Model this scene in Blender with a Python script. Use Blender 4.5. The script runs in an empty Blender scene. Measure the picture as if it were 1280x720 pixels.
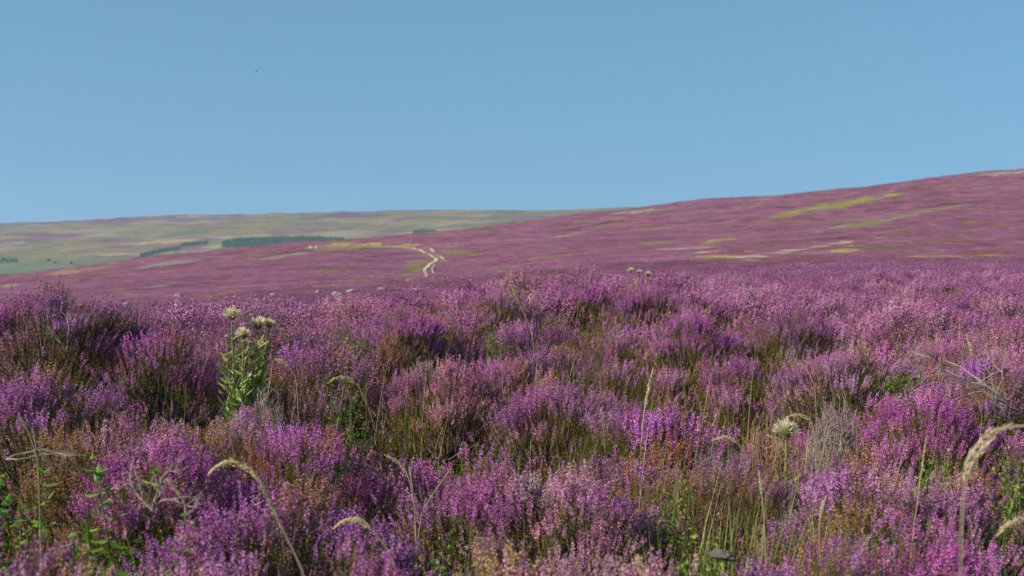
import bpy, math, random
import numpy as np

# ----------------------------------------------------------------- basics
F = 1778.0          # focal length in photo pixels (1280 wide)
ZE = 1.2            # eye height
YH = 300.0          # photo row of the eye level
rng = np.random.default_rng(7)
random.seed(7)
scn = bpy.context.scene
COL = scn.collection
R = math.radians

SUN_EL = R(30.0)
SUN_DIR = np.array([-0.90, -0.42, 0.0]); SUN_DIR /= np.linalg.norm(SUN_DIR)
SUN_DIR = np.array([SUN_DIR[0] * math.cos(SUN_EL), SUN_DIR[1] * math.cos(SUN_EL), math.sin(SUN_EL)])


def hash2(ix, iy, seed):
    h = (ix.astype(np.int64) * 374761393 + iy.astype(np.int64) * 668265263 + seed * 1274126177) & 0xFFFFFFFF
    h = ((h ^ (h >> 13)) * 1274126177) & 0xFFFFFFFF
    h = (h ^ (h >> 16)) & 0xFFFFFF
    return h / float(0xFFFFFF)


def vnoise(x, y, seed=0):
    x = np.asarray(x, float); y = np.asarray(y, float)
    ix = np.floor(x); iy = np.floor(y)
    fx = x - ix; fy = y - iy
    fx = fx * fx * (3 - 2 * fx); fy = fy * fy * (3 - 2 * fy)
    a = hash2(ix, iy, seed); b = hash2(ix + 1, iy, seed)
    c = hash2(ix, iy + 1, seed); d = hash2(ix + 1, iy + 1, seed)
    return (a * (1 - fx) + b * fx) * (1 - fy) + (c * (1 - fx) + d * fx) * fy


def fbm(x, y, seed=0, octv=4):
    s = 0; a = 1.0; t = 0
    for k in range(octv):
        s = s + a * vnoise(x * 2 ** k + 17.3 * k, y * 2 ** k - 9.1 * k, seed + k)
        t += a; a *= 0.55
    return s / t


def sstep(a, b, x):
    t = np.clip((np.asarray(x, float) - a) / (b - a), 0, 1)
    return t * t * (3 - 2 * t)


# ----------------------------------------------------------------- terrain profile
# for each photo column, (distance, photo row) pairs of the top of the vegetation
near_c = [(0.3, 4000), (1.0, 1700), (1.6, 1110), (2.2, 870), (3, 690), (4, 560), (5, 482), (6, 430)]
KN = {
    -400: near_c + [(8, 405), (10, 385), (14, 395), (20, 410), (50, 410), (100, 405), (150, 396), (250, 384), (400, 375), (500, 372), (700, 390), (1500, 440), (2000, 370), (2500, 345), (3400, 310), (4200, 297), (6500, 310)],
    0: near_c + [(8, 402), (10, 388), (14, 398), (20, 405), (50, 398), (100, 385), (150, 376), (250, 363), (400, 350), (520, 345), (700, 362), (1300, 420), (1800, 362), (2500, 330), (3400, 292), (4200, 279), (6500, 290)],
    200: near_c + [(8, 398), (10, 386), (14, 390), (20, 398), (50, 392), (100, 378), (150, 367), (250, 350), (400, 332), (600, 319), (800, 332), (1300, 395), (1800, 350), (2400, 322), (3200, 292), (4000, 268), (6500, 280)],
    400: near_c + [(8, 389), (10, 381), (14, 384), (20, 388), (40, 385), (60, 378), (100, 362), (180, 348), (300, 328), (450, 312), (650, 301), (850, 312), (1300, 370), (1800, 335), (2400, 308), (3200, 288), (4000, 264), (6500, 275)],
    540: near_c + [(8, 376), (9.5, 367), (12, 369), (20, 373), (40, 369), (60, 363), (100, 355), (180, 347), (260, 340), (360, 325), (500, 308), (700, 291), (950, 302), (1400, 350), (2000, 320), (2600, 298), (3300, 282), (4000, 262), (6500, 272)],
    700: near_c[:-1] + [(6, 422), (7.5, 372), (9, 348), (12, 350), (20, 356), (40, 352), (80, 343), (150, 332), (250, 315), (450, 295), (650, 280), (800, 269), (1050, 282), (1500, 330), (2200, 300), (3000, 280), (4000, 262), (6500, 272)],
    850: near_c[:-1] + [(6, 425), (7.5, 376), (9, 352), (12, 350), (20, 350), (40, 343), (80, 334), (130, 328), (180, 322), (280, 306), (450, 284), (650, 265), (900, 250.5), (1300, 262), (2200, 300), (3000, 285), (4000, 258), (6500, 268)],
    1000: near_c + [(8, 392), (12, 362), (20, 345), (40, 334), (80, 326), (110, 326.5), (150, 320), (250, 300), (450, 270), (650, 255), (900, 242), (1300, 250), (2200, 300), (4000, 275), (6500, 280)],
    1130: near_c + [(8, 394), (12, 362), (20, 343), (40, 332), (80, 324.5), (110, 326), (150, 318), (250, 294), (450, 257), (650, 238), (900, 227), (1300, 238), (2200, 300), (4000, 275), (6500, 280)],
    1280: near_c + [(8, 395), (12, 362), (20, 342), (40, 331), (80, 323), (110, 325), (150, 316), (250, 289), (450, 247), (650, 224), (900, 208), (1300, 218), (2200, 300), (4000, 275), (6500, 280)],
    1700: near_c + [(8, 395), (12, 362), (20, 342), (40, 330), (80, 321), (110, 323), (150, 310), (250, 280), (450, 230), (650, 200), (900, 180), (1300, 190), (2200, 290), (4000, 275), (6500, 280)],
}
LD0, LD1, NLD = math.log(0.3), math.log(6500), 1400
gl = np.linspace(LD0, LD1, NLD)
cols = sorted(KN)
tab = []
for c in cols:
    k = np.array(KN[c])
    tab.append(np.interp(gl, np.log(k[:, 0]), k[:, 1]))
tab = np.array(tab)
gx = np.arange(-400, 1701, 10.0)
TT = np.array([[0.0] * NLD for _ in gx])
for j in range(NLD):
    TT[:, j] = np.interp(gx, cols, tab[:, j])


def gsm(a, s, axis):
    n = int(3 * s); k = np.exp(-0.5 * (np.arange(-n, n + 1) / s) ** 2); k /= k.sum()
    pad = [(0, 0)] * a.ndim; pad[axis] = (n, n)
    p = np.pad(a, pad, mode='edge')
    return np.apply_along_axis(lambda v: np.convolve(v, k, 'valid'), axis, p)


TT = gsm(TT, 9, 1)
TT = gsm(TT, 4, 0)


def polar(x, y):
    x = np.asarray(x, float); y = np.asarray(y, float)
    r = np.hypot(x, y); a = np.arctan2(x, y)
    lim = R(29.0)
    aa = np.abs(a)
    ae = np.where(aa <= lim, aa, lim * (1 - (aa - lim) / (math.pi - lim)))
    return r, np.sign(a) * ae


def canopy_z(x, y):
    r, a = polar(x, y)
    px = np.clip(640 + F * np.tan(a), -400, 1699.9)
    dep = np.clip(r * np.cos(a), 0.301, 6490)
    u = (px + 400) / 10.0; v = (np.log(dep) - LD0) / (LD1 - LD0) * (NLD - 1)
    i = np.clip(u.astype(int), 0, len(gx) - 2); j = np.clip(v.astype(int), 0, NLD - 2)
    fu = u - i; fv = v - j
    row = (TT[i, j] * (1 - fu) + TT[i + 1, j] * fu) * (1 - fv) + (TT[i, j + 1] * (1 - fu) + TT[i + 1, j + 1] * fu) * fv
    z = ZE - (row - YH) / F * dep
    # relief of the moor itself
    z = z + (fbm(x / 2.2, y / 2.2, 3, 3) - 0.5) * 0.10 * sstep(2, 4, r)
    z = z + (fbm(x / 9, y / 9, 13, 3) - 0.5) * 0.5 * sstep(25, 90, r)
    z = z + (fbm(x / 38, y / 38, 23, 5) - 0.5) * 5.0 * sstep(150, 700, r)
    z = z + (fbm(x / 260, y / 260, 33, 4) - 0.5) * 16 * sstep(1400, 3000, r)
    z = z + (fbm(x / 70, y / 70, 43, 3) - 0.5) * 6 * sstep(1400, 3000, r)
    z = z + (fbm(x / 16, y / 16, 53, 3) - 0.5) * 1.6 * sstep(400, 800, r) * (1 - sstep(1200, 1500, r))
    return z


def hc(r):
    return 0.42 * (1 - sstep(75, 105, r))


def ground_z(x, y):
    r, a = polar(x, y)
    return canopy_z(x, y) - hc(r)


def at(px, d):
    x = (px - 640) / F * d
    return x, d


def ztop(py, d):
    return ZE - (py - YH) / F * d


def find_d(px, py, dmin, dmax, top=False):
    d = np.exp(np.linspace(math.log(dmin), math.log(dmax), 1500))
    x = (px - 640) / F * d
    z = canopy_z(x, d) - (0 if top else hc(d))
    row = YH + (ZE - z) / d * F
    k = int(np.argmax(row <= py))
    if row[k] > py:
        k = int(np.argmin(row))
    return float(d[k])


# ----------------------------------------------------------------- mesh helpers
def make_mesh(name, V, Fc, colors=None, mat=None, smooth=False, attr='Col'):
    V = np.asarray(V, np.float32); Fc = np.asarray(Fc, np.int32)
    n = Fc.shape[1]
    me = bpy.data.meshes.new(name)
    me.vertices.add(len(V)); me.vertices.foreach_set('co', V.ravel())
    me.loops.add(Fc.size); me.loops.foreach_set('vertex_index', Fc.ravel())
    me.polygons.add(len(Fc))
    me.polygons.foreach_set('loop_start', np.arange(0, Fc.size, n, dtype=np.int32))
    try:
        me.polygons.foreach_set('loop_total', np.full(len(Fc), n, np.int32))
    except Exception:
        pass
    me.update(calc_edges=True)
    me.polygons.foreach_set('use_smooth', np.full(len(Fc), smooth, bool))
    if colors is not None:
        c = np.ones((len(V), 4), np.float32); c[:, :3] = colors
        at_ = me.attributes.new(attr, 'FLOAT_COLOR', 'POINT')
        at_.data.foreach_set('color', c.ravel())
    if mat:
        me.materials.append(mat)
    return me


class MB:
    """collects triangles with colours"""
    def __init__(s):
        s.V = []; s.F = []; s.C = []; s.n = 0

    def add(s, V, Fc, C):
        V = np.asarray(V, float).reshape(-1, 3); Fc = np.asarray(Fc, int)
        if Fc.shape[1] == 4:
            Fc = np.concatenate([Fc[:, [0, 1, 2]], Fc[:, [0, 2, 3]]])
        C = np.broadcast_to(np.asarray(C, float), V.shape)
        s.V.append(V); s.F.append(Fc + s.n); s.C.append(C); s.n += len(V)

    def mesh(s, name, mat, smooth=False):
        return make_mesh(name, np.concatenate(s.V), np.concatenate(s.F), np.concatenate(s.C), mat, smooth)


def link(name, me, parent=None):
    o = bpy.data.objects.new(name, me)
    COL.objects.link(o)
    if parent:
        o.parent = parent
    return o


def thing(name, label, cat, loc, rz=0.0, group=None, scale=(1, 1, 1)):
    o = bpy.data.objects.new(name, None); COL.objects.link(o)
    o.empty_display_size = 0.1
    o.location = loc; o.rotation_euler = (0, 0, rz); o.scale = scale
    o['label'] = label; o['category'] = cat
    if group:
        o['group'] = group
    return o


def frames(D, roll):
    D = D / np.linalg.norm(D, axis=1, keepdims=True)
    ref = np.where(np.abs(D[:, 2:3]) < 0.95, np.array([[0, 0, 1.0]]), np.array([[1.0, 0, 0]]))
    X = np.cross(ref, D); X /= np.linalg.norm(X, axis=1, keepdims=True)
    Y = np.cross(D, X)
    c = np.cos(roll)[:, None]; s_ = np.sin(roll)[:, None]
    return np.stack([X * c + Y * s_, -X * s_ + Y * c, D], axis=2)   # columns


def stamp(T, FR, P, S, col):
    """T=(verts, tris, vertex colour factors); one copy per frame"""
    tv, tf, tc = T
    S = np.asarray(S, float)
    if S.ndim == 1:
        S = np.repeat(S[:, None], 3, 1)
    V = np.einsum('kij,knj->kni', FR, tv[None] * S[:, None, :]) + P[:, None, :]
    k = len(P); n = len(tv)
    Fc = (tf[None] + (np.arange(k) * n)[:, None, None]).reshape(-1, 3)
    C = (tc[None] * col[:, None, :]).reshape(-1, 3)
    return V.reshape(-1, 3), Fc, C


def tube(mb, pts, rad, col, sides=5):
    pts = np.asarray(pts, float); n = len(pts)
    rad = np.broadcast_to(np.asarray(rad, float), (n,))
    T = np.gradient(pts, axis=0); T /= np.linalg.norm(T, axis=1, keepdims=True) + 1e-9
    FR = frames(T, np.zeros(n))
    a = np.arange(sides) / sides * 2 * math.pi
    ring = np.stack([np.cos(a), np.sin(a), np.zeros(sides)], 1)
    V = (np.einsum('kij,nj->kni', FR, ring) * rad[:, None, None] + pts[:, None]).reshape(-1, 3)
    f = []
    for i in range(n - 1):
        for j in range(sides):
            b = i * sides; c = b + sides; q = (j + 1) % sides
            f.append((b + j, b + q, c + q)); f.append((b + j, c + q, c + j))
    col = np.asarray(col, float)
    if col.ndim == 2:
        col = np.repeat(col, sides, 0)
    mb.add(V, f, col)


def curve_pts(p0, p1, bend, n=12):
    p0 = np.array(p0, float); p1 = np.array(p1, float); t = np.linspace(0, 1, n)[:, None]
    mid = (p0 + p1) / 2 + np.array(bend, float)
    return p0 * (1 - t) ** 2 + 2 * mid * t * (1 - t) + p1 * t ** 2


# ----------------------------------------------------------------- materials
def new_mat(name):
    m = bpy.data.materials.new(name); m.use_nodes = True
    nt = m.node_tree
    for n in list(nt.nodes):
        nt.nodes.remove(n)
    out = nt.nodes.new('ShaderNodeOutputMaterial')
    return m, nt, out


def N(nt, t, **kw):
    n = nt.nodes.new(t)
    for k, v in kw.items():
        if hasattr(n, k):
            setattr(n, k, v)
    return n


def veg_mat(name, transl=0.25, rough=0.65, tint='tint', noise_amt=0.25, noise_scale=40.0):
    m, nt, out = new_mat(name)
    L = nt.links.new
    a = N(nt, 'ShaderNodeAttribute'); a.attribute_name = 'Col'
    src = a.outputs['Color']
    if tint:
        b = N(nt, 'ShaderNodeAttribute'); b.attribute_name = tint; b.attribute_type = 'INSTANCER'
        mu = N(nt, 'ShaderNodeMix', data_type='RGBA', blend_type='MULTIPLY'); mu.inputs[0].default_value = 1
        L(src, mu.inputs[6]); L(b.outputs['Color'], mu.inputs[7]); src = mu.outputs[2]
    tc = N(nt, 'ShaderNodeTexCoord')
    no = N(nt, 'ShaderNodeTexNoise'); no.inputs['Scale'].default_value = noise_scale; no.inputs['Detail'].default_value = 2
    L(tc.outputs['Object'], no.inputs['Vector'])
    mr = N(nt, 'ShaderNodeMapRange'); mr.inputs[3].default_value = 1 - noise_amt; mr.inputs[4].default_value = 1 + noise_amt
    L(no.outputs['Fac'], mr.inputs[0])
    mv = N(nt, 'ShaderNodeMix', data_type='RGBA', blend_type='MULTIPLY'); mv.inputs[0].default_value = 1
    L(src, mv.inputs[6]); L(mr.outputs[0], mv.inputs[7]); src = mv.outputs[2]
    p = N(nt, 'ShaderNodeBsdfPrincipled'); p.inputs['Roughness'].default_value = rough
    p.inputs['Specular IOR Level'].default_value = 0.25
    L(src, p.inputs['Base Color'])
    if transl > 0:
        t = N(nt, 'ShaderNodeBsdfTranslucent'); L(src, t.inputs['Color'])
        mx = N(nt, 'ShaderNodeMixShader'); mx.inputs[0].default_value = transl
        L(p.outputs[0], mx.inputs[1]); L(t.outputs[0], mx.inputs[2]); L(mx.outputs[0], out.inputs[0])
    else:
        L(p.outputs[0], out.inputs[0])
    return m


M_FLOWER = veg_mat('heather_flower', 0.10, 0.6, noise_amt=0.2)
M_LEAF = veg_mat('heather_leaf', 0.12, 0.6, tint='leaf_tint')
M_BARK = veg_mat('heather_bark', 0.0, 0.85, tint=None)
M_GREEN = veg_mat('green_leaf', 0.3, 0.5, tint=None)
M_DRY = veg_mat('dry_grass', 0.2, 0.7, tint=None)
M_FLUFF = veg_mat('seed_fluff', 0.4, 0.9, tint=None, noise_amt=0.1)
M_TREE = veg_mat('far_foliage', 0.0, 0.8, tint=None, noise_scale=2)


# ----------------------------------------------------------------- heather templates
def octa():
    v = np.array([[1, 0, 0], [0, 1, 0], [-1, 0, 0], [0, -1, 0], [0, 0, 1.3], [0, 0, -0.7]], float)
    f = np.array([[0, 1, 4], [1, 2, 4], [2, 3, 4], [3, 0, 4], [1, 0, 5], [2, 1, 5], [3, 2, 5], [0, 3, 5]])
    return v, f


def bell():
    v = np.array([[1, 0, 0], [-.5, .87, 0], [-.5, -.87, 0], [0, 0, 1.2], [0, 0, -0.8]], float)
    f = np.array([[0, 1, 3], [1, 2, 3], [2, 0, 3], [1, 0, 4], [2, 1, 4], [0, 2, 4]])
    return v, f


def spike_template(nf, seed, size=1.0, turns=2.4):
    """flowering spike of unit length along +z; bells spiral round it"""
    r = np.random.default_rng(seed)
    ov, of = bell()
    V = []; Fc = []; C = []; n = 0
    bend = r.normal(0, 0.07, 2)
    for i in range(nf):
        t = (i + 0.5) / nf
        a = i * turns + r.normal(0, 0.4)
        env = min(1.0, 0.55 + 1.8 * t) * (1.0 if t < 0.7 else 1.0 - (t - 0.7) * 2.0)
        rad = 0.075 * env * size
        s = (0.060 + r.uniform(-.012, .012)) * (0.55 + 0.45 * env) * size
        c = np.array([math.cos(a) * rad + bend[0] * t * t, math.sin(a) * rad + bend[1] * t * t, t * 0.95])
        d = np.array([[math.cos(a), math.sin(a), 0.55 + r.normal(0, .25)]])
        fr = frames(d, r.uniform(0, 6, 1))[0]
        v = (ov * np.array([s, s, s * 1.35])) @ fr.T + c
        V.append(v); Fc.append(of + n); n += 5
        k = r.uniform(0.90, 1.10)
        hue = r.normal(0, 0.02)
        cc = np.repeat([[k * (1 + hue), k * r.uniform(.9, 1.15), k * (1 - hue)]], 5, 0)
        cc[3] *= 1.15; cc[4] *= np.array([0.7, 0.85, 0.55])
        C.append(cc)
    return np.concatenate(V), np.concatenate(Fc), np.concatenate(C)


def sprig_template(nl, seed, w=1.0):
    """leafy shoot of unit length along +z"""
    r = np.random.default_rng(seed)
    V = [np.array([[.012, 0, 0], [-.006, .01, 0], [-.006, -.01, 0], [0, 0, 1]])]
    Fc = [np.array([[0, 1, 3], [1, 2, 3], [2, 0, 3]])]
    C = [np.repeat([[.75, .6, .5]], 4, 0)]; n = 4
    for i in range(nl):
        t = (i + 0.3) / nl; a = i * 2.4 + r.normal(0, .4)
        d = np.array([math.cos(a), math.sin(a), 0.9 + r.normal(0, .3)]); d /= np.linalg.norm(d)
        q = np.cross(d, [0, 0, 1]); q /= np.linalg.norm(q) + 1e-6
        L = (0.10 + r.uniform(-.02, .04)) * w * (1.1 - 0.5 * t); ww = 0.028 * w
        b = np.array([0, 0, t])
        V.append(np.array([b, b + d * L * .5 + q * ww, b + d * L, b + d * L * .5 - q * ww]))
        Fc.append(np.array([[0, 1, 2], [0, 2, 3]]) + n); n += 4
        k = r.uniform(.7, 1.3)
        C.append(np.repeat([[k * r.uniform(.85, 1.2), k, k * r.uniform(.7, 1.1)]], 4, 0))
    return np.concatenate(V), np.concatenate(Fc), np.concatenate(C)


FL_PAL = np.array([[0.36, 0.104, 0.275], [0.42, 0.132, 0.315], [0.31, 0.085, 0.255], [0.39, 0.16, 0.24], [0.29, 0.14, 0.08], [0.42, 0.17, 0.33]])
LF_PAL = np.array([[0.125, 0.13, 0.013], [0.19, 0.20, 0.017], [0.075, 0.078, 0.013], [0.17, 0.10, 0.03], [0.22, 0.27, 0.022]])


def bush_parts(seed, n_clump, n_spike, n_green, nf, nl, flower_frac=1.0, fat=1.0, pal=(.27, .19, .13, .15, .18, .08), Rr=0.30, H=0.42, stems=True, spread=0.038, old=0.0):
    r = np.random.default_rng(seed)
    # clump centres on a dome
    th = np.arccos(1 - (np.arange(n_clump) + r.uniform(0, 1, n_clump)) / n_clump * 0.90); ph = np.arange(n_clump) * 2.39996 + r.uniform(-.4, .4, n_clump)
    nc = np.stack([np.sin(th) * np.cos(ph), np.sin(th) * np.sin(ph), np.cos(th)], 1)
    ax = np.array([Rr, Rr, H])
    rf = r.uniform(.80, 1.12, n_clump)
    cc = nc * ax * rf[:, None]
    cc[:, 2] = np.maximum(cc[:, 2], 0.05)
    ctint = r.uniform(.75, 1.2, (n_clump, 1)) * (1 + r.normal(0, .08, (n_clump, 3)))
    cfl = r.uniform(0, 1, n_clump)                      # how much the clump flowers
    # sprigs
    def sample(n, rad, drop):
        ci = r.integers(0, n_clump, n)
        off = r.normal(0, rad, (n, 3)) * np.array([1, 1, .6])
        p = cc[ci] + off
        p[:, 2] = np.maximum(p[:, 2] - np.abs(r.normal(0, drop, n)), 0.015)
        nn = nc[ci] * 0.55 + np.array([0.17, 0.0, 0.75]) + off / rad * 0.13 + r.normal(0, .15, (n, 3))
        return ci, p, nn
    n_s = n_spike
    ci, p, d = sample(n_s, spread, 0.012)
    keep = r.uniform(0, 1, n_s) < np.clip(flower_frac * np.clip(1.7 * cfl[ci] - .40, 0, 1.2) * np.clip(2.1 * p[:, 2] / H - .35, 0.05, 1.5), 0, 1)
    ci, p, d = ci[keep], p[keep], d[keep]
    n_s = len(p)
    L = r.uniform(.030, .060, n_s) * (1.3 if fat > 1 else 1) * (0.85 + .3 * cfl[ci])
    FR = frames(d, r.uniform(0, 6.28, n_s))
    tmpl = [spike_template(nf, 100 + q + seed * 7, fat) for q in range(6)]
    which = r.integers(0, 6, n_s)
    cpal = r.choice(6, n_clump, p=pal)
    base = FL_PAL[np.where(r.uniform(0, 1, n_s) < .8, cpal[ci], r.choice(6, n_s, p=pal))] * ctint[ci] * r.uniform(.80, 1.20, (n_s, 1))
    fl = MB()
    wid = r.uniform(.0050, .0072, n_s) / 0.15 * (1.3 if fat > 2 else 1.12 if fat > 1 else 1)
    for q in range(6):
        m = which == q
        if m.any():
            S = np.stack([wid[m], wid[m], L[m]], 1)
            # keep bells round: template is unit-long, cross-section scaled apart
            fl.add(*stamp(tmpl[q], FR[m], p[m], S, base[m]))
    # leafy shoots: under each spike and between
    lf = MB()
    st = [sprig_template(nl, 300 + q + seed * 5, 1.0) for q in range(4)]
    under = r.uniform(0, 1, n_s) < 0.8
    P2 = p[under] - (FR[under][:, :, 2]) * 0.045; D2 = FR[under][:, :, 2]
    cj, p3, d3 = sample(n_green, spread * 1.05, 0.060)
    P = np.concatenate([P2, p3 - d3 / np.linalg.norm(d3, axis=1, keepdims=True) * 0.03]); D = np.concatenate([D2, d3])
    n_l = len(P); LL = np.concatenate([np.full(len(P2), .05), r.uniform(.03, .065, n_green)])
    pp = np.array([.38, .25, .2, .10, .07]); pp = pp + old * np.array([-.2, -.15, -.05, .47, -.07]); pp = np.clip(pp, 0, 1); pp /= pp.sum()
    lb = LF_PAL[r.choice(5, n_l, p=pp)] * r.uniform(.75, 1.25, (n_l, 1))
    FR2 = frames(D, r.uniform(0, 6.28, n_l)); wh = r.integers(0, 4, n_l)
    for q in range(4):
        m = wh == q
        lf.add(*stamp(st[q], FR2[m], P[m], np.stack([LL[m] * 1.1, LL[m] * 1.1, LL[m]], 1), lb[m]))
    sm = None
    if stems:
        sm = MB()
        for k in range(n_clump):
            b = np.array([r.normal(0, .03), r.normal(0, .03), 0])
            e = cc[k] * np.array([.96, .96, .9])
            cv = curve_pts(b, e, (cc[k][0] * .25, cc[k][1] * .25, -0.02), 6)
            tube(sm, cv, np.linspace(.0045, .0016, 6), (0.10, .065, .045), 4)
            for g in range(3):
                t = cv[3]; e2 = cc[k] + r.normal(0, spread * .8, 3) * np.array([1, 1, .5])
                tube(sm, curve_pts(t, e2, (0, 0, -.01), 4), np.linspace(.002, .001, 4), (0.11, .075, .05), 3)
    return fl, lf, sm


# variants: 0-3 close-up flowering, 4 close-up sparse, 5 close-up brown; 6,7 close-up very green
SPEC = [
    dict(seed=1, n_clump=54, n_spike=3700, n_green=2500, nf=17, nl=9),
    dict(seed=2, n_clump=62, n_spike=3700, n_green=2500, nf=17, nl=9),
    dict(seed=3, n_clump=48, n_spike=3700, n_green=2500, nf=17, nl=9, spread=.033),
    dict(seed=4, n_clump=58, n_spike=3800, n_green=2500, nf=17, nl=9),
    dict(seed=5, n_clump=34, n_spike=2900, n_green=3000, nf=17, nl=9, flower_frac=.5),
    dict(seed=6, n_clump=54, n_spike=3500, n_green=2500, nf=16, nl=8, pal=(.1, .08, .06, .26, .40, .10), old=.8),
    dict(seed=7, n_clump=34, n_spike=2000, n_green=3400, nf=16, nl=9, flower_frac=.3),
]
MID = [
    dict(seed=11, n_clump=30, n_spike=1900, n_green=1000, nf=9, nl=4, fat=1.45, spread=.045, stems=False),
    dict(seed=12, n_clump=36, n_spike=1900, n_green=1000, nf=9, nl=4, fat=1.45, spread=.045, stems=False),
    dict(seed=13, n_clump=34, n_spike=1300, n_green=1500, nf=9, nl=4, fat=1.45, flower_frac=.6, stems=False),
]
LOW = [
    dict(seed=21, n_clump=54, n_spike=420, n_green=200, nf=2, nl=3, fat=2.6, stems=False, Rr=.34),
    dict(seed=22, n_clump=62, n_spike=420, n_green=200, nf=2, nl=3, fat=2.6, stems=False, Rr=.34),
    dict(seed=23, n_clump=40, n_spike=280, n_green=380, nf=2, nl=3, fat=2.6, stems=False, Rr=.34, flower_frac=.6),
]
BUSH = []
col_fl = bpy.data.collections.new('heather_flower_sources')
col_lf = bpy.data.collections.new('heather_leaf_sources')
for i, sp in enumerate(SPEC + MID + LOW):
    fl, lf, sm = bush_parts(**sp)
    mf = fl.mesh('flower_spikes', M_FLOWER); ml = lf.mesh('foliage', M_LEAF)
    ms = sm.mesh('branches', M_BARK) if sm else None
    BUSH.append((mf, ml, ms))
    col_fl.objects.link(bpy.data.objects.new('fl_%02d' % i, mf))
    col_lf.objects.link(bpy.data.objects.new('lf_%02d' % i, ml))

TINTS = {   # tint of flowers, tint of leaves
    'purple': ((1.00, 1.00, 0.98), (1.0, 1.0, 1.0)),
    'violet': ((1.04, 0.95, 1.08), (0.9, 1.0, 1.0)),
    'magenta': ((1.08, 0.88, 1.08), (0.9, 1.0, 1.0)),
    'lilac': ((1.10, 1.30, 1.04), (1.0, 1.05, 1.2)),
    'pink': ((1.05, 1.20, 0.85), (1.15, 1.0, 1.0)),
    'rusty': ((1.05, 1.30, 0.68), (1.6, 1.0, 1.0)),
    'dusky': ((0.72, 0.85, 0.72), (1.1, .9, 1.0)),
}

# ----------------------------------------------------------------- individual heather bushes
# (photo column, photo row of its top, width in px, distance, variant, tint, label)
BL = [
    (62, 352, 190, 4.7, 3, 'purple', 'tallest heather bush at the left edge, its top standing up against the far moor'),
    (143, 376, 120, 5.0, 5, 'purple', 'dark green and purple heather bush just right of the tallest one at the left edge'),
    (212, 418, 110, 4.6, 1, 'magenta', 'rounded pink heather bush left of the thistle with three fluffy heads'),
    (40, 460, 150, 3.8, 3, 'violet', 'bright violet heather bush on the left edge, below the tallest bush'),
    (140, 512, 150, 3.3, 5, 'pink', 'faded rusty pink heather bush behind the nettle at lower left'),
    (205, 545, 120, 3.0, 2, 'magenta', 'vivid magenta heather bush just right of the nettle at lower left'),
    (300, 505, 150, 3.8, 5, 'lilac', 'greyish lilac heather bush below the thistle with three fluffy heads'),
    (390, 540, 180, 3.4, 1, 'magenta', 'deep magenta heather bush right of the arched grass head at lower left'),
    (340, 612, 210, 2.55, 3, 'violet', 'large violet heather bush under the arched grass heads near the bottom left'),
    (490, 385, 150, 6.3, 0, 'violet', 'violet heather bush on the skyline below the pale sandy track'),
    (330, 395, 90, 6.5, 4, 'dusky', 'dark olive heather bush just behind the thistle with three fluffy heads'),
    (560, 450, 150, 5.0, 2, 'pink', 'dusty pink heather bush mid field, left of the centre'),
    (640, 362, 110, 7.4, 1, 'lilac', 'pale lilac heather bush on the near crest, left of its highest point'),
    (725, 343, 150, 8.2, 0, 'purple', 'dull purple heather bush forming the highest point of the near crest'),
    (810, 350, 120, 7.9, 3, 'purple', 'purple heather bush below the small far thistle heads on the near crest'),
    (865, 385, 120, 6.0, 2, 'violet', 'rounded violet heather bush with a dark gap on its right, right of centre'),
    (985, 385, 110, 6.2, 0, 'dusky', 'shaded dark purple heather bush just right of the dark gap'),  # dusky tint puts this bush's shade into its flower and leaf colours
    (1060, 430, 120, 5.0, 3, 'lilac', 'pale lilac heather bush left of the bare grey branch'),
    (1165, 486, 190, 3.9, 2, 'magenta', 'broad magenta heather bush below the bare grey branch at right'),
    (1245, 448, 110, 4.7, 1, 'violet', 'violet heather bush by the right edge, just above the bare grey branch'),
    (700, 470, 160, 4.7, 3, 'purple', 'purple heather bush left of the pale upright stalk near the centre'),
    (800, 500, 150, 4.3, 4, 'purple', 'green-stemmed heather bush round the pale upright stalk near the centre'),
    (600, 575, 180, 3.2, 0, 'purple', 'purple heather bush right of the thin crossed stalks near the bottom'),
    (720, 590, 170, 3.0, 2, 'lilac', 'pale violet heather bush left of the bright green leafy plant near the bottom'),
    (900, 560, 150, 3.4, 5, 'dusky', 'dull brown purple heather bush left of the single white thistle head'),
    (1090, 590, 180, 3.0, 1, 'lilac', 'lilac heather bush in the lower right, left of the tall thin stalk'),
    (1215, 600, 140, 3.0, 3, 'purple', 'purple heather bush under the large drooping grass head at right'),
    (60, 702, 150, 1.85, 1, 'lilac', 'blurred lilac heather bush nearest the bottom left corner'),
    (245, 715, 150, 2.0, 2, 'purple', 'blurred purple heather bush at the bottom edge, below the nettle'),
    (440, 700, 150, 2.1, 0, 'magenta', 'blurred magenta heather bush at the bottom edge, below the small arched grass head'),
    (690, 700, 170, 2.1, 3, 'lilac', 'blurred pinkish heather bush at the middle of the bottom edge'),
    (800, 712, 120, 1.95, 2, 'pink', 'blurred heather bush at the bottom edge, left of the pale round stone'),
    (1010, 685, 150, 2.4, 4, 'purple', 'sparse green heather bush right of the pale round stone at the bottom'),
    (1120, 665, 150, 2.5, 0, 'magenta', 'magenta heather bush at the bottom right beside the tall thin stalk'),
]
bush_xy = []
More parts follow.
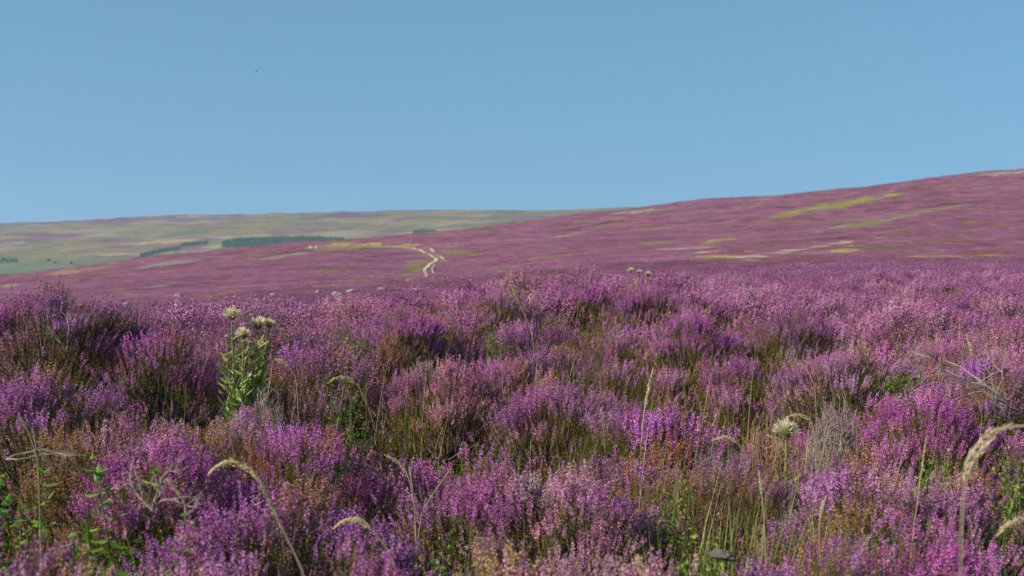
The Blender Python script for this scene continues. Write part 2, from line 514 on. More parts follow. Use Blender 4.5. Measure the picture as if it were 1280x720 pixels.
for i, (px, py, w, d, v, tn, lab) in enumerate(BL):
    x, y = at(px, d)
    gz = float(ground_z(x, y))
    zt = ztop(py, d)
    rad = w / 2 / F * d
    sc = min(max(rad / 0.30, .78), 1.15)
    t = thing('heather_bush', lab, 'heather bush', (x, y, zt - .47 * sc), rng.uniform(-.7, .7), 'heather bushes on the moor', (sc, sc, sc))
    t.rotation_euler = (rng.normal(0, .04), rng.normal(0, .04), t.rotation_euler[2])
    if d > 5.5 and v == 4:
        v = 8
    mf, ml, ms = BUSH[v]
    for nm, me in (('flower_spikes', mf), ('foliage', ml), ('branches', ms)):
        if me is None:
            continue
        o = link(nm, me, t)
        o['tint'] = list(TINTS[tn][0]); o['leaf_tint'] = list(TINTS[tn][1])
    bush_xy.append((x, y, max(rad, sc * .24)))
bush_xy = np.array(bush_xy)

# ----------------------------------------------------------------- terrain sheet
pxs = np.concatenate([np.arange(-360, -60, 30), np.arange(-60, 1345, 1.6), np.arange(1345, 1660, 30)])
th_in = np.arctan((pxs - 640) / F)
th = np.concatenate([np.linspace(-math.pi, th_in[0], 42)[:-1], th_in, np.linspace(th_in[-1], math.pi, 42)[1:]])
rr = np.concatenate([np.exp(np.linspace(math.log(.3), math.log(60), 170))[:-1], np.exp(np.linspace(math.log(60), math.log(1000), 520))[:-1], np.exp(np.linspace(math.log(1000), math.log(6400), 260))])
TH, RR = np.meshgrid(th, rr)
GX = RR * np.sin(TH); GY = RR * np.cos(TH)
GZ = ground_z(GX, GY)
nr, ntc = GX.shape
V = np.stack([GX, GY, GZ], 2).reshape(-1, 3)
ii = (np.arange(nr - 1)[:, None] * ntc + np.arange(ntc - 1)[None]).ravel()
Q = np.stack([ii, ii + 1, ii + ntc + 1, ii + ntc], 1)
x_, y_, z_ = V.T
r_ = np.hypot(x_, y_)
dd = np.maximum(y_, 1)
upx = 640 + F * x_ / dd
upy = YH + (ZE - z_) / dd * F
front = y_ > 20
# base colours of the land cover
def mixc(c, col, w):
    return c * (1 - w[:, None]) + np.array(col)[None] * w[:, None]
C = np.zeros((len(V), 3)) + np.array([.055, .045, .022])
heath = np.array([.245, .095, .140])
hn = fbm(x_ / 9, y_ / 7, 101, 4); hn2 = fbm(x_ / 50, y_ / 40, 111, 4)
H = np.zeros_like(C) + heath
H = mixc(H, (.265, .10, .155), sstep(.45, .7, hn2))
H = mixc(H, (.165, .072, .07), sstep(.5, .75, hn) * .7)
H = mixc(H, (.21, .16, .085), sstep(.62, .76, fbm(x_ / 22, y_ / 13, 121, 4)) * .6)
H = mixc(H, (.09, .045, .05), sstep(.66, .76, fbm(x_ / 12, y_ / 6, 125, 4)) * .7)
H = mixc(H, (.17, .16, .045), sstep(.66, .76, fbm(x_ / 16, y_ / 8, 127, 4)) * .7)
C = mixc(C, (0, 0, 0), np.zeros(len(V)))
wH = sstep(14, 60, r_)
C = C * (1 - wH[:, None]) + H * wH[:, None]
midf = front & (r_ > 95) & (r_ < 1150)
LIME = (.20, .165, .045); LIME2 = (.235, .25, .03); GREY = (.24, .205, .15); CREAM = (.42, .34, .20); RUST = (.20, .07, .035); DARK = (.085, .04, .05); YEL = (.34, .29, .09); PALE = (.32, .26, .21)
edge = fbm(x_ / 4.0, y_ / 5.0, 131, 5)
SM_ = np.zeros(len(V))
def strip(pts, w, col, rough=.9, region=None, amt=1.0):
    global C
    region = midf if region is None else region
    pts = np.array(pts, float)
    m = region & (upx > pts[0, 0] - 8) & (upx < pts[-1, 0] + 8)
    idx = np.nonzero(m)[0]
    if len(idx) == 0:
        return
    q = upx[idx]
    yc = np.interp(q, pts[:, 0], pts[:, 1])
    ww = np.interp(q, [pts[0, 0] - 6, pts[0, 0] + (pts[-1, 0] - pts[0, 0]) * .25, pts[0, 0] + (pts[-1, 0] - pts[0, 0]) * .75, pts[-1, 0] + 6], [.1 * w, w, w, .1 * w])
    s = 1 - np.abs(upy[idx] - yc) / np.maximum(ww, .05) + (edge[idx] - .5) * 6.0 * rough
    a = sstep(-.1, .8, s) * amt * .92
    C[idx] = mixc(C[idx], col, a)
    SM_[idx] = np.maximum(SM_[idx], a)
# the purple slope
for pts, w, col in [
    ([(945, 278), (1000, 264), (1060, 254), (1090, 248), (1130, 242)], 3.6, LIME2),
    ([(960, 275), (990, 268)], 2.5, LIME), ([(983, 278), (1008, 276)], 1.6, LIME),
    ([(1015, 291), (1060, 281), (1110, 275), (1160, 263), (1215, 255)], 2.2, GREY),
    ([(1050, 285), (1110, 277)], 1.6, LIME), ([(1120, 270), (1190, 258)], 1.4, LIME),
    ([(1075, 293), (1120, 287), (1168, 283)], 1.5, LIME), ([(1205, 278), (1238, 275)], 1.6, LIME), ([(1175, 291), (1260, 281)], 1.2, LIME),
    ([(925, 321), (970, 317), (1030, 307), (1100, 297)], 1.5, CREAM), ([(990, 305), (1050, 294)], 1.2, LIME),
    ([(940, 326), (1000, 324), (1070, 320)], 1.9, RUST), ([(1210, 318), (1290, 311)], 2.0, RUST),
    ([(1095, 323), (1290, 320)], 1.6, YEL), ([(868, 322), (928, 321)], 3.6, YEL), ([(926, 321), (954, 321)], 4.0, CREAM), ([(1042, 314), (1068, 312)], 5.0, YEL),
    ([(880, 304), (918, 299)], 2.2, LIME2), ([(780, 309), (820, 303), (852, 300)], 1.5, LIME), ([(800, 313), (890, 309)], 1, PALE),
    ([(830, 320), (892, 314)], 1.2, CREAM), ([(700, 319), (765, 313)], 1.2, LIME), ([(900, 328), (1000, 327)], 1.0, LIME),
    ([(1225, 219), (1290, 213)], 2.0, PALE), ([(765, 268), (800, 264), (840, 260)], 1.4, PALE), ([(800, 266), (838, 262)], 1.2, LIME),
    ([(738, 286), (778, 278)], 1.4, LIME), ([(670, 302), (735, 292)], 1.4, LIME), ([(690, 298), (735, 289)], 1.0, PALE),
    ([(695, 290), (750, 280), (790, 272)], 1.0, DARK), ([(830, 284), (880, 276), (960, 273)], 1.0, DARK), ([(905, 262), (960, 256)], 1.2, LIME),
    ([(930, 252), (1000, 240)], 1.2, GREY), ([(1120, 262), (1240, 250)], 1.0, DARK), ([(1000, 300), (1060, 296)], 1.1, DARK), ([(1100, 302), (1260, 299)], 1.2, LIME),
    ([(380, 311), (430, 308), (520, 306)], 3.2, YEL), ([(405, 313), (470, 310)], 1.3, LIME), ([(503, 337), (520, 330), (538, 326)], 5.0, LIME),
    ([(500, 343), (520, 340), (536, 338)], 4.0, LIME),
    ([(415, 353), (440, 350), (470, 343), (512, 336)], 1.9, LIME), ([(545, 316), (565, 314), (595, 318)], 2.4, LIME), ([(545, 308), (600, 306)], 1.3, GREY),
    ([(320, 325), (360, 319), (410, 312)], 2.2, GREY), ([(318, 322), (360, 316), (405, 309)], .8, DARK), ([(400, 358), (470, 353)], 1.2, GREY),
    ([(176, 335), (215, 329), (252, 323)], 3.0, GREY), ([(172, 337), (215, 333), (255, 327)], .9, DARK), ([(372, 342), (430, 337)], 1.2, LIME),
    ([(50, 345), (85, 340), (135, 333)], 1.8, YEL), ([(0, 359), (20, 356)], 2, YEL), ([(142, 364), (166, 362)], 2.2, LIME), ([(150, 371), (185, 368)], 2.0, YEL),
    ([(182, 359), (226, 354)], 1.2, PALE), ([(240, 373), (270, 368), (302, 362)], 1.8, LIME), ([(60, 357), (112, 349)], 1.0, DARK), ([(300, 368), (330, 364)], 1.0, DARK),
    ([(596, 336), (650, 333)], 1.4, LIME), ([(615, 346), (650, 344)], 1.4, DARK), ([(650, 325), (720, 318)], 1.2, LIME), ([(660, 340), (700, 336)], 1.5, DARK),
    ([(860, 330), (880, 328)], 2.5, DARK), ([(560, 300), (640, 292)], 1.0, DARK), ([(450, 322), (520, 316)], .8, DARK),
]:
    strip(pts, w, col)
for pts, w_ in (([(498, 308), (517, 311), (528, 314), (538, 319), (547, 324)], 2.2), ([(534, 310), (556, 326)], 1.6)):
    strip(pts, w_, YEL, .4)
strip([(526, 344), (533, 336), (545, 327)], 4.5, LIME, .4)
# the hillside across the valley
farf = front & (r_ > 1150)
fa = sstep(1100, 1250, r_)
FH = np.zeros_like(C) + np.array([.215, .165, .075])
FH = mixc(FH, (.28, .215, .135), sstep(.46, .62, fbm(x_ / 180, y_ / 160, 141, 5)))
FH = mixc(FH, (.135, .14, .065), sstep(.50, .72, fbm(x_ / 120, y_ / 120, 151, 5)))
FH = mixc(FH, (.19, .095, .14), sstep(.56, .72, fbm(x_ / 150, y_ / 150, 161, 5)) * .8)
FH = mixc(FH, (.12, .17, .07), sstep(312, 335, upy) * .8 * (fa > 0))
C = C * (1 - fa[:, None]) + FH * fa[:, None]
edge = fbm(x_ / 45.0, y_ / 60.0, 171, 5)
PUR = (.17, .07, .14); CR2 = (.38, .27, .145); TEAL = (.05, .11, .055)
for pts, w, col in [
    ([(-40, 282), (0, 281), (100, 276), (150, 274), (250, 269), (380, 265)], 2.4, PUR), ([(100, 279), (210, 272)], 2.6, PUR), ([(0, 303), (45, 301)], 3.2, PUR),
    ([(0, 293), (60, 294), (115, 293)], 2.2, PUR), ([(200, 276), (300, 272)], 2.0, PUR), ([(410, 270), (440, 268), (482, 268)], 3.4, PUR), ([(470, 284), (510, 272)], 2.0, PUR),
    ([(510, 264), (560, 262)], 1.8, PUR), ([(590, 264), (650, 264)], 1.4, PUR), ([(640, 275), (690, 272)], 1.6, PUR), ([(600, 284), (680, 280)], 1.6, PUR), ([(750, 262), (800, 257)], 1.6, PUR),
    ([(0, 305), (40, 303)], 1.6, CR2), ([(60, 312), (130, 309)], 1.4, CR2), ([(145, 306), (200, 302), (250, 299), (330, 296), (410, 296)], 2.6, CR2), ([(90, 318), (180, 318), (240, 314)], 1.6, CR2),
    ([(255, 310), (285, 307)], 2.2, CR2), ([(500, 292), (560, 288), (620, 284)], 1.8, CR2), ([(430, 299), (520, 295)], 1.4, CR2), ([(225, 271), (280, 266)], 1.6, CR2), ([(650, 262), (740, 260)], 1.2, CR2),
    ([(175, 322), (200, 315), (225, 311)], 2.4, TEAL), ([(224, 307), (258, 303)], 2.4, TEAL), ([(-20, 345), (30, 342)], 2.6, TEAL), ([(260, 305), (330, 301)], 2, (.12, .2, .08)), ([(284, 306), (345, 302), (415, 301)], 3.2, TEAL),
]:
    strip(pts, w, col, .8, farf)
me = make_mesh('moor', V, Q, C, None, True)
# material of the land
m, nt, out = new_mat('moor_ground'); L = nt.links.new
a = N(nt, 'ShaderNodeAttribute'); a.attribute_name = 'Col'
geo = N(nt, 'ShaderNodeNewGeometry')
src = a.outputs['Color']
def mul_noise(src, scale, lo, hi, det=4, stretch=(1, 1, 1), fac=1.0):
    mp = N(nt, 'ShaderNodeMapping'); mp.inputs['Scale'].default_value = stretch
    L(geo.outputs['Position'], mp.inputs['Vector'])
    no = N(nt, 'ShaderNodeTexNoise'); no.inputs['Scale'].default_value = scale; no.inputs['Detail'].default_value = det
    no.inputs['Roughness'].default_value = .6
    L(mp.outputs[0], no.inputs['Vector'])
    mr = N(nt, 'ShaderNodeMapRange'); mr.inputs[1].default_value = .3; mr.inputs[2].default_value = .7
    mr.inputs[3].default_value = lo; mr.inputs[4].default_value = hi
    L(no.outputs['Fac'], mr.inputs[0])
    mu = N(nt, 'ShaderNodeMix', data_type='RGBA', blend_type='MULTIPLY'); mu.inputs[0].default_value = fac
    L(src, mu.inputs[6]); L(mr.outputs[0], mu.inputs[7])
    return mu.outputs[2], no.outputs['Fac']
src, n1 = mul_noise(src, .9, .66, 1.34, 6)
src, n2 = mul_noise(src, .12, .76, 1.22, 8)
src, n3 = mul_noise(src, .006, .88, 1.12, 6)
p = N(nt, 'ShaderNodeBsdfPrincipled'); p.inputs['Roughness'].default_value = .95; p.inputs['Specular IOR Level'].default_value = .05
L(src, p.inputs['Base Color'])
bp = N(nt, 'ShaderNodeBump'); bp.inputs['Distance'].default_value = .5; bp.inputs['Strength'].default_value = .5
L(n1, bp.inputs['Height']); L(bp.outputs[0], p.inputs['Normal'])
L(p.outputs[0], out.inputs[0])
me.materials.append(m)
moor = link('terrain', me); moor['kind'] = 'structure'; moor['label'] = 'rolling heather moor with grassy strips and a far hillside'

# ----------------------------------------------------------------- the heather carpet (stuff)
def scatter(r0, r1, step, ang):
    n = int(r1 / step) + 1
    g = np.arange(-n, n + 1)
    X, Y = np.meshgrid(g, g)
    X = X.ravel() * step + rng.uniform(-.5, .5, X.size) * step
    Y = Y.ravel() * step + rng.uniform(-.5, .5, Y.size) * step
    r = np.hypot(X, Y); a = np.abs(np.arctan2(X, Y))
    m = (r >= r0) & (r < r1) & (a < ang)
    return X[m], Y[m], r[m]


HOLLOW = []
for (px, py, hr) in ((240, 455, .20), (250, 485, .16), (438, 490, .20), (350, 430, .24), (540, 425, .26), (905, 425, .20), (985, 440, .22), (930, 545, .22), (990, 600, .2),
                     (245, 610, .17), (25, 545, .26), (20, 600, .22), (10, 660, .2), (125, 625, .20), (135, 665, .2), (180, 650, .15), (800, 505, .22), (870, 520, .16), (700, 405, .2), (830, 640, .16), (880, 690, .16),
                     (1190, 580, .14), (1260, 570, .16), (1110, 460, .16), (300, 470, .2), (620, 420, .14), (560, 690, .16), (500, 620, .12), (1010, 640, .14), (310, 520, .14)):
    d = find_d(px, py, 1.8, 9, True)
    HOLLOW.append(((px - 640) / F * d, d, hr))
PX, PY, PI, PS, PZ, PO = [], [], [], [], [], []
for (r0, r1, step, ang, zone) in ((1.25, 7.5, .36, R(38), 0), (7.5, 22, .42, R(27), 1), (22, 55, .55, R(25), 2), (55, 108, .95, R(24), 3), (108, 380, 2.0, R(22), 4), (380, 1000, 4.6, R(22), 5)):
    X, Y, r = scatter(r0, r1, step, ang)
    gap = fbm(X / 1.1, Y / 1.1, 51, 3)           # openings between bushes
    grn = fbm(X / 0.8 + 31, Y / 0.8, 61, 3)
    k = np.ones(len(X), bool)
    if zone == 0:
        for bx, by, br in bush_xy:
            k &= np.hypot(X - bx, Y - by) > br * 0.75
        k &= ~((gap < 0.36) & (rng.uniform(0, 1, len(X)) < .6))
        for hx, hy, hr in HOLLOW:
            hd = np.hypot(X - hx, Y - hy)
            k &= ~((hd < hr) & (rng.uniform(0, 1, len(X)) < .85))
        # nothing may stand in front of the near view above the bottom edge
        k &= r > 1.6
    if zone > 3:
        ir = np.clip(np.searchsorted(rr, r), 0, nr - 1); it = np.clip(np.searchsorted(th, np.arctan2(X, Y)), 0, ntc - 1)
        k &= (SM_[ir * ntc + it] < .15) & (gap > .30)
    X, Y, r, gap, grn = X[k], Y[k], r[k], gap[k], grn[k]
    n = len(X)
    u = rng.uniform(0, 1, n)
    if zone == 0:
        idx = np.where(grn > .54, np.where(u < .5, 4, 6), np.where((grn < .40) & (u < .7), 5, rng.integers(0, 4, n)))
        pc = 640 + F * X / np.maximum(Y, .5)
        green = ((pc > 860) & (Y < 3.5) & (u < .62)) | ((pc > 470) & (pc < 640) & (Y < 3.0) & (u < .7))
        idx = np.where(green, np.where(u < .3, 6, 4), idx)
        sxy = np.clip(rng.uniform(.72, 1.12, n) * (0.78 + .40 * np.clip(gap, .2, .8)), .62, 1.15); hz = sxy
    elif zone == 1:
        idx = np.where((grn > .49) & (u < .8), 9, rng.integers(7, 9, n))
        sxy = rng.uniform(.9, 1.3, n); hz = sxy * .95
    elif zone == 2:
        idx = np.where((grn > .56) & (u < .8), 12, rng.integers(10, 12, n))
        sxy = rng.uniform(1.3, 1.9, n); hz = rng.uniform(.8, 1.05, n)
    elif zone > 3:
        idx = rng.integers(10, 13, n)
        sxy = rng.uniform(3.2, 5.6, n) * (1 if zone == 4 else 2.0); hz = rng.uniform(.35, .8, n) * (1 if zone == 4 else 1.7)
    else:
        idx = np.where((grn > .60) & (u < .8), 12, rng.integers(10, 12, n))
        sxy = rng.uniform(2.0, 2.8, n); hz = rng.uniform(.7, 1.0, n) * np.maximum(1 - sstep(80, 108, r), .12)
    PX.append(X); PY.append(Y); PI.append(idx); PS.append(sxy); PZ.append(hz)
    PO.append(np.zeros(n) if zone == 0 else (rng.uniform(-.10, .06, n) + .10 * (gap - .5) + .42 - .47 * hz) * (1 - sstep(55, 60, r)) if zone < 3 else np.zeros(n) if zone == 3 else -.12 * hz)
PX = np.concatenate(PX); PY = np.concatenate(PY); PI = np.concatenate(PI); PS = np.concatenate(PS); PZ = np.concatenate(PZ); PO = np.concatenate(PO)
n = len(PX)
gz = ground_z(PX, PY)
print('heather instances', n)
t1 = fbm(PX / 1.3, PY / 1.3, 71, 3); t2 = fbm(PX / 0.7, PY / 0.7, 81, 3); t3 = fbm(PX / 2.5, PY / 2.5, 91, 2)
tint = np.ones((n, 3)); leaf = np.ones((n, 3))
lerp = lambda a, b, w: a * (1 - w[:, None]) + np.array(b) * w[:, None]
tint = lerp(tint, TINTS['violet'][0], sstep(.50, .72, t1))
tint = lerp(tint, TINTS['rusty'][0], sstep(.52, .70, t2) * .9)
tint = lerp(tint, TINTS['lilac'][0], sstep(.52, .72, 1 - t1) * .8)
tint = lerp(tint, TINTS['pink'][0], sstep(.5, .7, 1 - t2) * .5)
tint = lerp(tint, TINTS['magenta'][0], sstep(.55, .75, t3) * .6)
tint *= rng.uniform(.85, 1.12, (n, 1)) * (1 + rng.normal(0, .025, (n, 3)))
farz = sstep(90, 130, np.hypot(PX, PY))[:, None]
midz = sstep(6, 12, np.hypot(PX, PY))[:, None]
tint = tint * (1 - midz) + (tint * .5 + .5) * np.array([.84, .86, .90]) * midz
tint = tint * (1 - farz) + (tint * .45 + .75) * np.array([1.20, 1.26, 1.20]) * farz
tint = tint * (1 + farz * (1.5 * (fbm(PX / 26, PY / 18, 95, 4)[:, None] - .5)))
leaf[:, 0] = 1 + (t2 - .5) * 1.0; leaf *= rng.uniform(.8, 1.25, (n, 1))
me = bpy.data.meshes.new('heather')
me.vertices.add(n)
me.vertices.foreach_set('co', np.stack([PX, PY, gz - .02 + PO], 1).astype(np.float32).ravel())
def vattr(nm, tp, dat, f):
    a = me.attributes.new(nm, tp, 'POINT'); a.data.foreach_set(f, np.ascontiguousarray(dat).ravel())
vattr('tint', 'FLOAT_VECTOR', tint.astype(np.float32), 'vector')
vattr('leaf_tint', 'FLOAT_VECTOR', leaf.astype(np.float32), 'vector')
vattr('isc', 'FLOAT_VECTOR', np.stack([PS, PS, PZ], 1).astype(np.float32), 'vector')
vattr('irot', 'FLOAT_VECTOR', np.stack([rng.normal(0, .07, n), rng.normal(0, .05, n) + (t1 - .5) * .5, rng.uniform(-.8, .8, n)], 1).astype(np.float32), 'vector')
vattr('idx', 'INT', PI.astype(np.int32), 'value')
heather = link('heather', me)
heather['kind'] = 'stuff'; heather['label'] = 'purple flowering heather carpeting the whole moor'; heather['category'] = 'heather'
ng = bpy.data.node_groups.new('scatter_heather', 'GeometryNodeTree')
ng.interface.new_socket('Geometry', in_out='INPUT', socket_type='NodeSocketGeometry')
ng.interface.new_socket('Geometry', in_out='OUTPUT', socket_type='NodeSocketGeometry')
gi = ng.nodes.new('NodeGroupInput'); go = ng.nodes.new('NodeGroupOutput'); jn = ng.nodes.new('GeometryNodeJoinGeometry')
def named(nm, dt):
    q = ng.nodes.new('GeometryNodeInputNamedAttribute'); q.data_type = dt; q.inputs[0].default_value = nm
    return q.outputs['Attribute']
eu = ng.nodes.new('FunctionNodeEulerToRotation'); ng.links.new(named('irot', 'FLOAT_VECTOR'), eu.inputs[0])
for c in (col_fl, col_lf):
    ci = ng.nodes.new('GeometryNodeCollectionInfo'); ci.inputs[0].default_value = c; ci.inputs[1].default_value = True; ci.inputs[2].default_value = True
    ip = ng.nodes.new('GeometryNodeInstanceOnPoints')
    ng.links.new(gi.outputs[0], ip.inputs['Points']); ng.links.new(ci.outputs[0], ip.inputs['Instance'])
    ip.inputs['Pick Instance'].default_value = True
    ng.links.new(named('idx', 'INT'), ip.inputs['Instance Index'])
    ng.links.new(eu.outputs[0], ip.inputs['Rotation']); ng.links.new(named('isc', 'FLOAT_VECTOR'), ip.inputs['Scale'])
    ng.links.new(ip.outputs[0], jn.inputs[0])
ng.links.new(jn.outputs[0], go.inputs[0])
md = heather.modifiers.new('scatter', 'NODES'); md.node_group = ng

# ----------------------------------------------------------------- sandy track ruts
m_tr, nt, out = new_mat('sandy_track'); L = nt.links.new
p = N(nt, 'ShaderNodeBsdfPrincipled'); p.inputs['Roughness'].default_value = .95
geo = N(nt, 'ShaderNodeNewGeometry'); no = N(nt, 'ShaderNodeTexNoise'); no.inputs['Scale'].default_value = .5; no.inputs['Detail'].default_value = 5
cr = N(nt, 'ShaderNodeValToRGB'); cr.color_ramp.elements[0].position = .35; cr.color_ramp.elements[0].color = (.38, .29, .17, 1)
cr.color_ramp.elements[1].position = .65; cr.color_ramp.elements[1].color = (.60, .49, .32, 1)
L(geo.outputs['Position'], no.inputs['Vector']); L(no.outputs['Fac'], cr.inputs[0]); L(cr.outputs[0], p.inputs['Base Color']); L(p.outputs[0], out.inputs[0])
def rut(pts, wpx, name='track'):
    pts = np.array(pts, float)
    P = []
    for (px, py) in pts:
        d = find_d(px, py, 110, 1000); P.append(((px - 640) / F * d, d))
    P = np.array(P)
    t = np.linspace(0, len(P) - 1, len(P) * 14)
    X = np.interp(t, np.arange(len(P)), P[:, 0]); Y = np.interp(t, np.arange(len(P)), P[:, 1])
    k = np.ones(9) / 9
    X = np.convolve(np.pad(X, 4, 'edge'), k, 'valid'); Y = np.convolve(np.pad(Y, 4, 'edge'), k, 'valid')
    D = np.stack([np.gradient(X), np.gradient(Y)], 1); D /= np.linalg.norm(D, axis=1, keepdims=True) + 1e-9
    Nn = np.stack([D[:, 1], -D[:, 0]], 1)
    w = np.interp(t, np.arange(len(P)), np.broadcast_to(wpx, (len(P),))) / F * Y * (0.8 + .4 * vnoise(t * .8, t * 0, 5))
    w[0] *= .3; w[-1] *= .3
    rows = []
    for s in (-.5, -.17, .17, .5):
        xx = X + Nn[:, 0] * w * s; yy = Y + Nn[:, 1] * w * s
        rows.append(np.stack([xx, yy, ground_z(xx, yy) + .12], 1))
    V = np.stack(rows, 1).reshape(-1, 3); f = []
    for i in range(len(t) - 1):
        for j in range(3):
            f.append((i * 4 + j, i * 4 + j + 1, i * 4 + 4 + j + 1, i * 4 + 4 + j))
    o = link(name, make_mesh(name, V, np.array(f), None, m_tr, True)); o['kind'] = 'structure'; o['label'] = 'pale sandy wheel rut of the winding moor track'
rut([(505, 309), (517, 311), (528, 314), (538, 319), (545, 323.5), (545, 327), (537, 331), (531.5, 336), (530.5, 340), (533, 344), (532, 349)], [1.4, 3, 3.4, 4, 4.6, 5.4, 6, 5.6, 5, 4.4, 2.5])
rut([(536, 310.5), (540, 313), (544, 316)], [2.5, 3, 2.2])
rut([(550, 320), (553, 322.5), (556, 325)], [2.2, 3, 2])
rut([(543, 331), (540, 336), (540.5, 340), (543, 343.5)], [1.5, 2.2, 2.6, 2.2])
rut([(384, 307), (388, 309), (391, 311.5)], [2.6, 3.4, 2.6])
rut([(392, 306), (395, 308.5), (396, 311)], [2, 2.6, 2])

# ----------------------------------------------------------------- distant woods and trees
def conifer(mb, x, y, h, r, rg, col):
    z = float(ground_z(x, y)) - .3
    for k in range(3):
        a = np.arange(6) / 6 * 6.283 + rg.uniform(0, 1)
        rk = r * (1 - .27 * k) * rg.uniform(.8, 1.2, 6); z0 = z + h * (.08 + .26 * k); z1 = z + h * (.5 + .25 * k)
        v = np.concatenate([np.stack([x + np.cos(a) * rk, y + np.sin(a) * rk, z0 + rg.uniform(-.4, .4, 6)], 1), [[x, y, z1]]])
        mb.add(v, [(j, (j + 1) % 6, 6) for j in range(6)], np.array(col) * rg.uniform(.7, 1.25))
def wood(poly_fn, n, hgt, label, nm='conifer_wood', x0=0, x1=1, y0=0, y1=1, col=(.035, .085, .05)):
    rg = np.random.default_rng(int(x0) + 105); mb = MB(); k = 0
    while k < n:
        px = rg.uniform(x0, x1); py = rg.uniform(y0, y1)
        if not poly_fn(px, py):
            continue
        d = find_d(px, py, 1500, 4200)
        d += rg.uniform(-12, 12)
        conifer(mb, (px - 640) / F * d, d, hgt * rg.uniform(.75, 1.15), hgt * .28, rg, col); k += 1
    o = link(nm, mb.mesh(nm, M_TREE)); o['kind'] = 'stuff'; o['label'] = label; o['category'] = 'wood'
wood(lambda x, y: y > np.interp(x, [278, 300, 345, 400, 428], [303, 298.5, 297, 297, 299.5]), 3600, 5, 'long dark conifer wood on the far hillside above the purple slope', x0=278, x1=430, y0=296, y1=309)
wood(lambda x, y: y > np.interp(x, [516, 524, 540, 546], [290, 288.5, 289, 290.5]), 160, 6, 'small dark conifer wood on the far hillside above the track', x0=516, x1=547, y0=288, y1=293)
wood(lambda x, y: True, 120, 5, 'dark patch of trees on the far hillside at the left edge', x0=-30, x1=22, y0=324, y1=329)
wood(lambda x, y: abs(y - np.interp(x, [175, 200, 225], [320, 314, 310.5])) < 1.6, 300, 4, 'thin line of trees crossing the far pale field', nm='tree_belt', x0=175, x1=226, y0=308, y1=322)
wood(lambda x, y: abs(y - np.interp(x, [226, 258], [307, 303.5])) < 1.6, 220, 4, 'short dark tree belt right of the pale field', nm='tree_belt', x0=226, x1=260, y0=301, y1=309)
for (px, py, h, lab) in ((61, 327.5, 5.5, 'single dark tree in the far green field, leftmost of three'), (69, 330, 4, 'small dark tree in the far green field, middle one of three'), (89, 331, 5, 'single dark tree in the far green field, rightmost of three')):
    d = find_d(px, py, 1500, 4200); x = (px - 640) / F * d; z = float(ground_z(x, d))
    t = thing('far_tree', lab, 'tree', (x, d, z), 0, 'lone trees in the far valley')
    mb = MB(); tube(mb, [(0, 0, 0), (0.1, 0, h * .3), (0, .1, h * .6)], [.4, .3, .15], (.08, .06, .04), 6); link('trunk', mb.mesh('trunk', M_BARK), t)
    mb = MB(); rg = np.random.default_rng(int(px))
    k = 220; u = rg.normal(0, 1, (k, 3)); u /= np.linalg.norm(u, axis=1, keepdims=True); u *= rg.uniform(.4, 1, (k, 1)) * np.array([h * .42, h * .42, h * .38]); u[:, 2] += h * .62
    ov, of = octa(); mb.add(*stamp((ov, of, np.ones((6, 3))), frames(rg.normal(0, 1, (k, 3)), rg.uniform(0, 6, k)), u, rg.uniform(.25, .6, k), np.array([[.035, .075, .04]]) * rg.uniform(.6, 1.4, (k, 1))))
    link('crown', mb.mesh('crown', M_TREE), t)

# ----------------------------------------------------------------- pale lichen stones
m_st, nt, out = new_mat('lichen_stone'); L = nt.links.new
p = N(nt, 'ShaderNodeBsdfPrincipled'); p.inputs['Roughness'].default_value = .9
tc = N(nt, 'ShaderNodeTexCoord'); no = N(nt, 'ShaderNodeTexNoise'); no.inputs['Scale'].default_value = 9; no.inputs['Detail'].default_value = 8
cr = N(nt, 'ShaderNodeValToRGB'); e = cr.color_ramp.elements; e[0].position = .3; e[0].color = (.16, .15, .12, 1); e[1].position = .70; e[1].color = (.29, .265, .21, 1)
q = cr.color_ramp.elements.new(.48); q.color = (.27, .25, .19, 1)
L(tc.outputs['Object'], no.inputs['Vector']); L(no.outputs['Fac'], cr.inputs[0]); L(cr.outputs[0], p.inputs['Base Color'])
bp = N(nt, 'ShaderNodeBump'); bp.inputs['Distance'].default_value = .02; L(no.outputs['Fac'], bp.inputs['Height']); L(bp.outputs[0], p.inputs['Normal']); L(p.outputs[0], out.inputs[0])
def stone_mesh(seed):
    import bmesh
    bm = bmesh.new(); bmesh.ops.create_icosphere(bm, subdivisions=4, radius=1)
    for v in bm.verts:
        c = np.array(v.co)
        k = 1 + 1.1 * (float(fbm(c[0] * 1.3 + seed, c[1] * 1.3 + c[2] * 1.1, seed, 4)) - .5) + .12 * (float(vnoise(c[0] * 6 + c[2] * 3, c[1] * 6, seed)) - .5)
        v.co = v.co * k
        if v.co.z < -.3:
            v.co.z = -.3
    me = bpy.data.meshes.new('boulder'); bm.to_mesh(me); bm.free(); me.materials.append(m_st)
    for pl in me.polygons:
        pl.use_smooth = True
    return me
SM = [stone_mesh(s) for s in (3, 8, 15)]
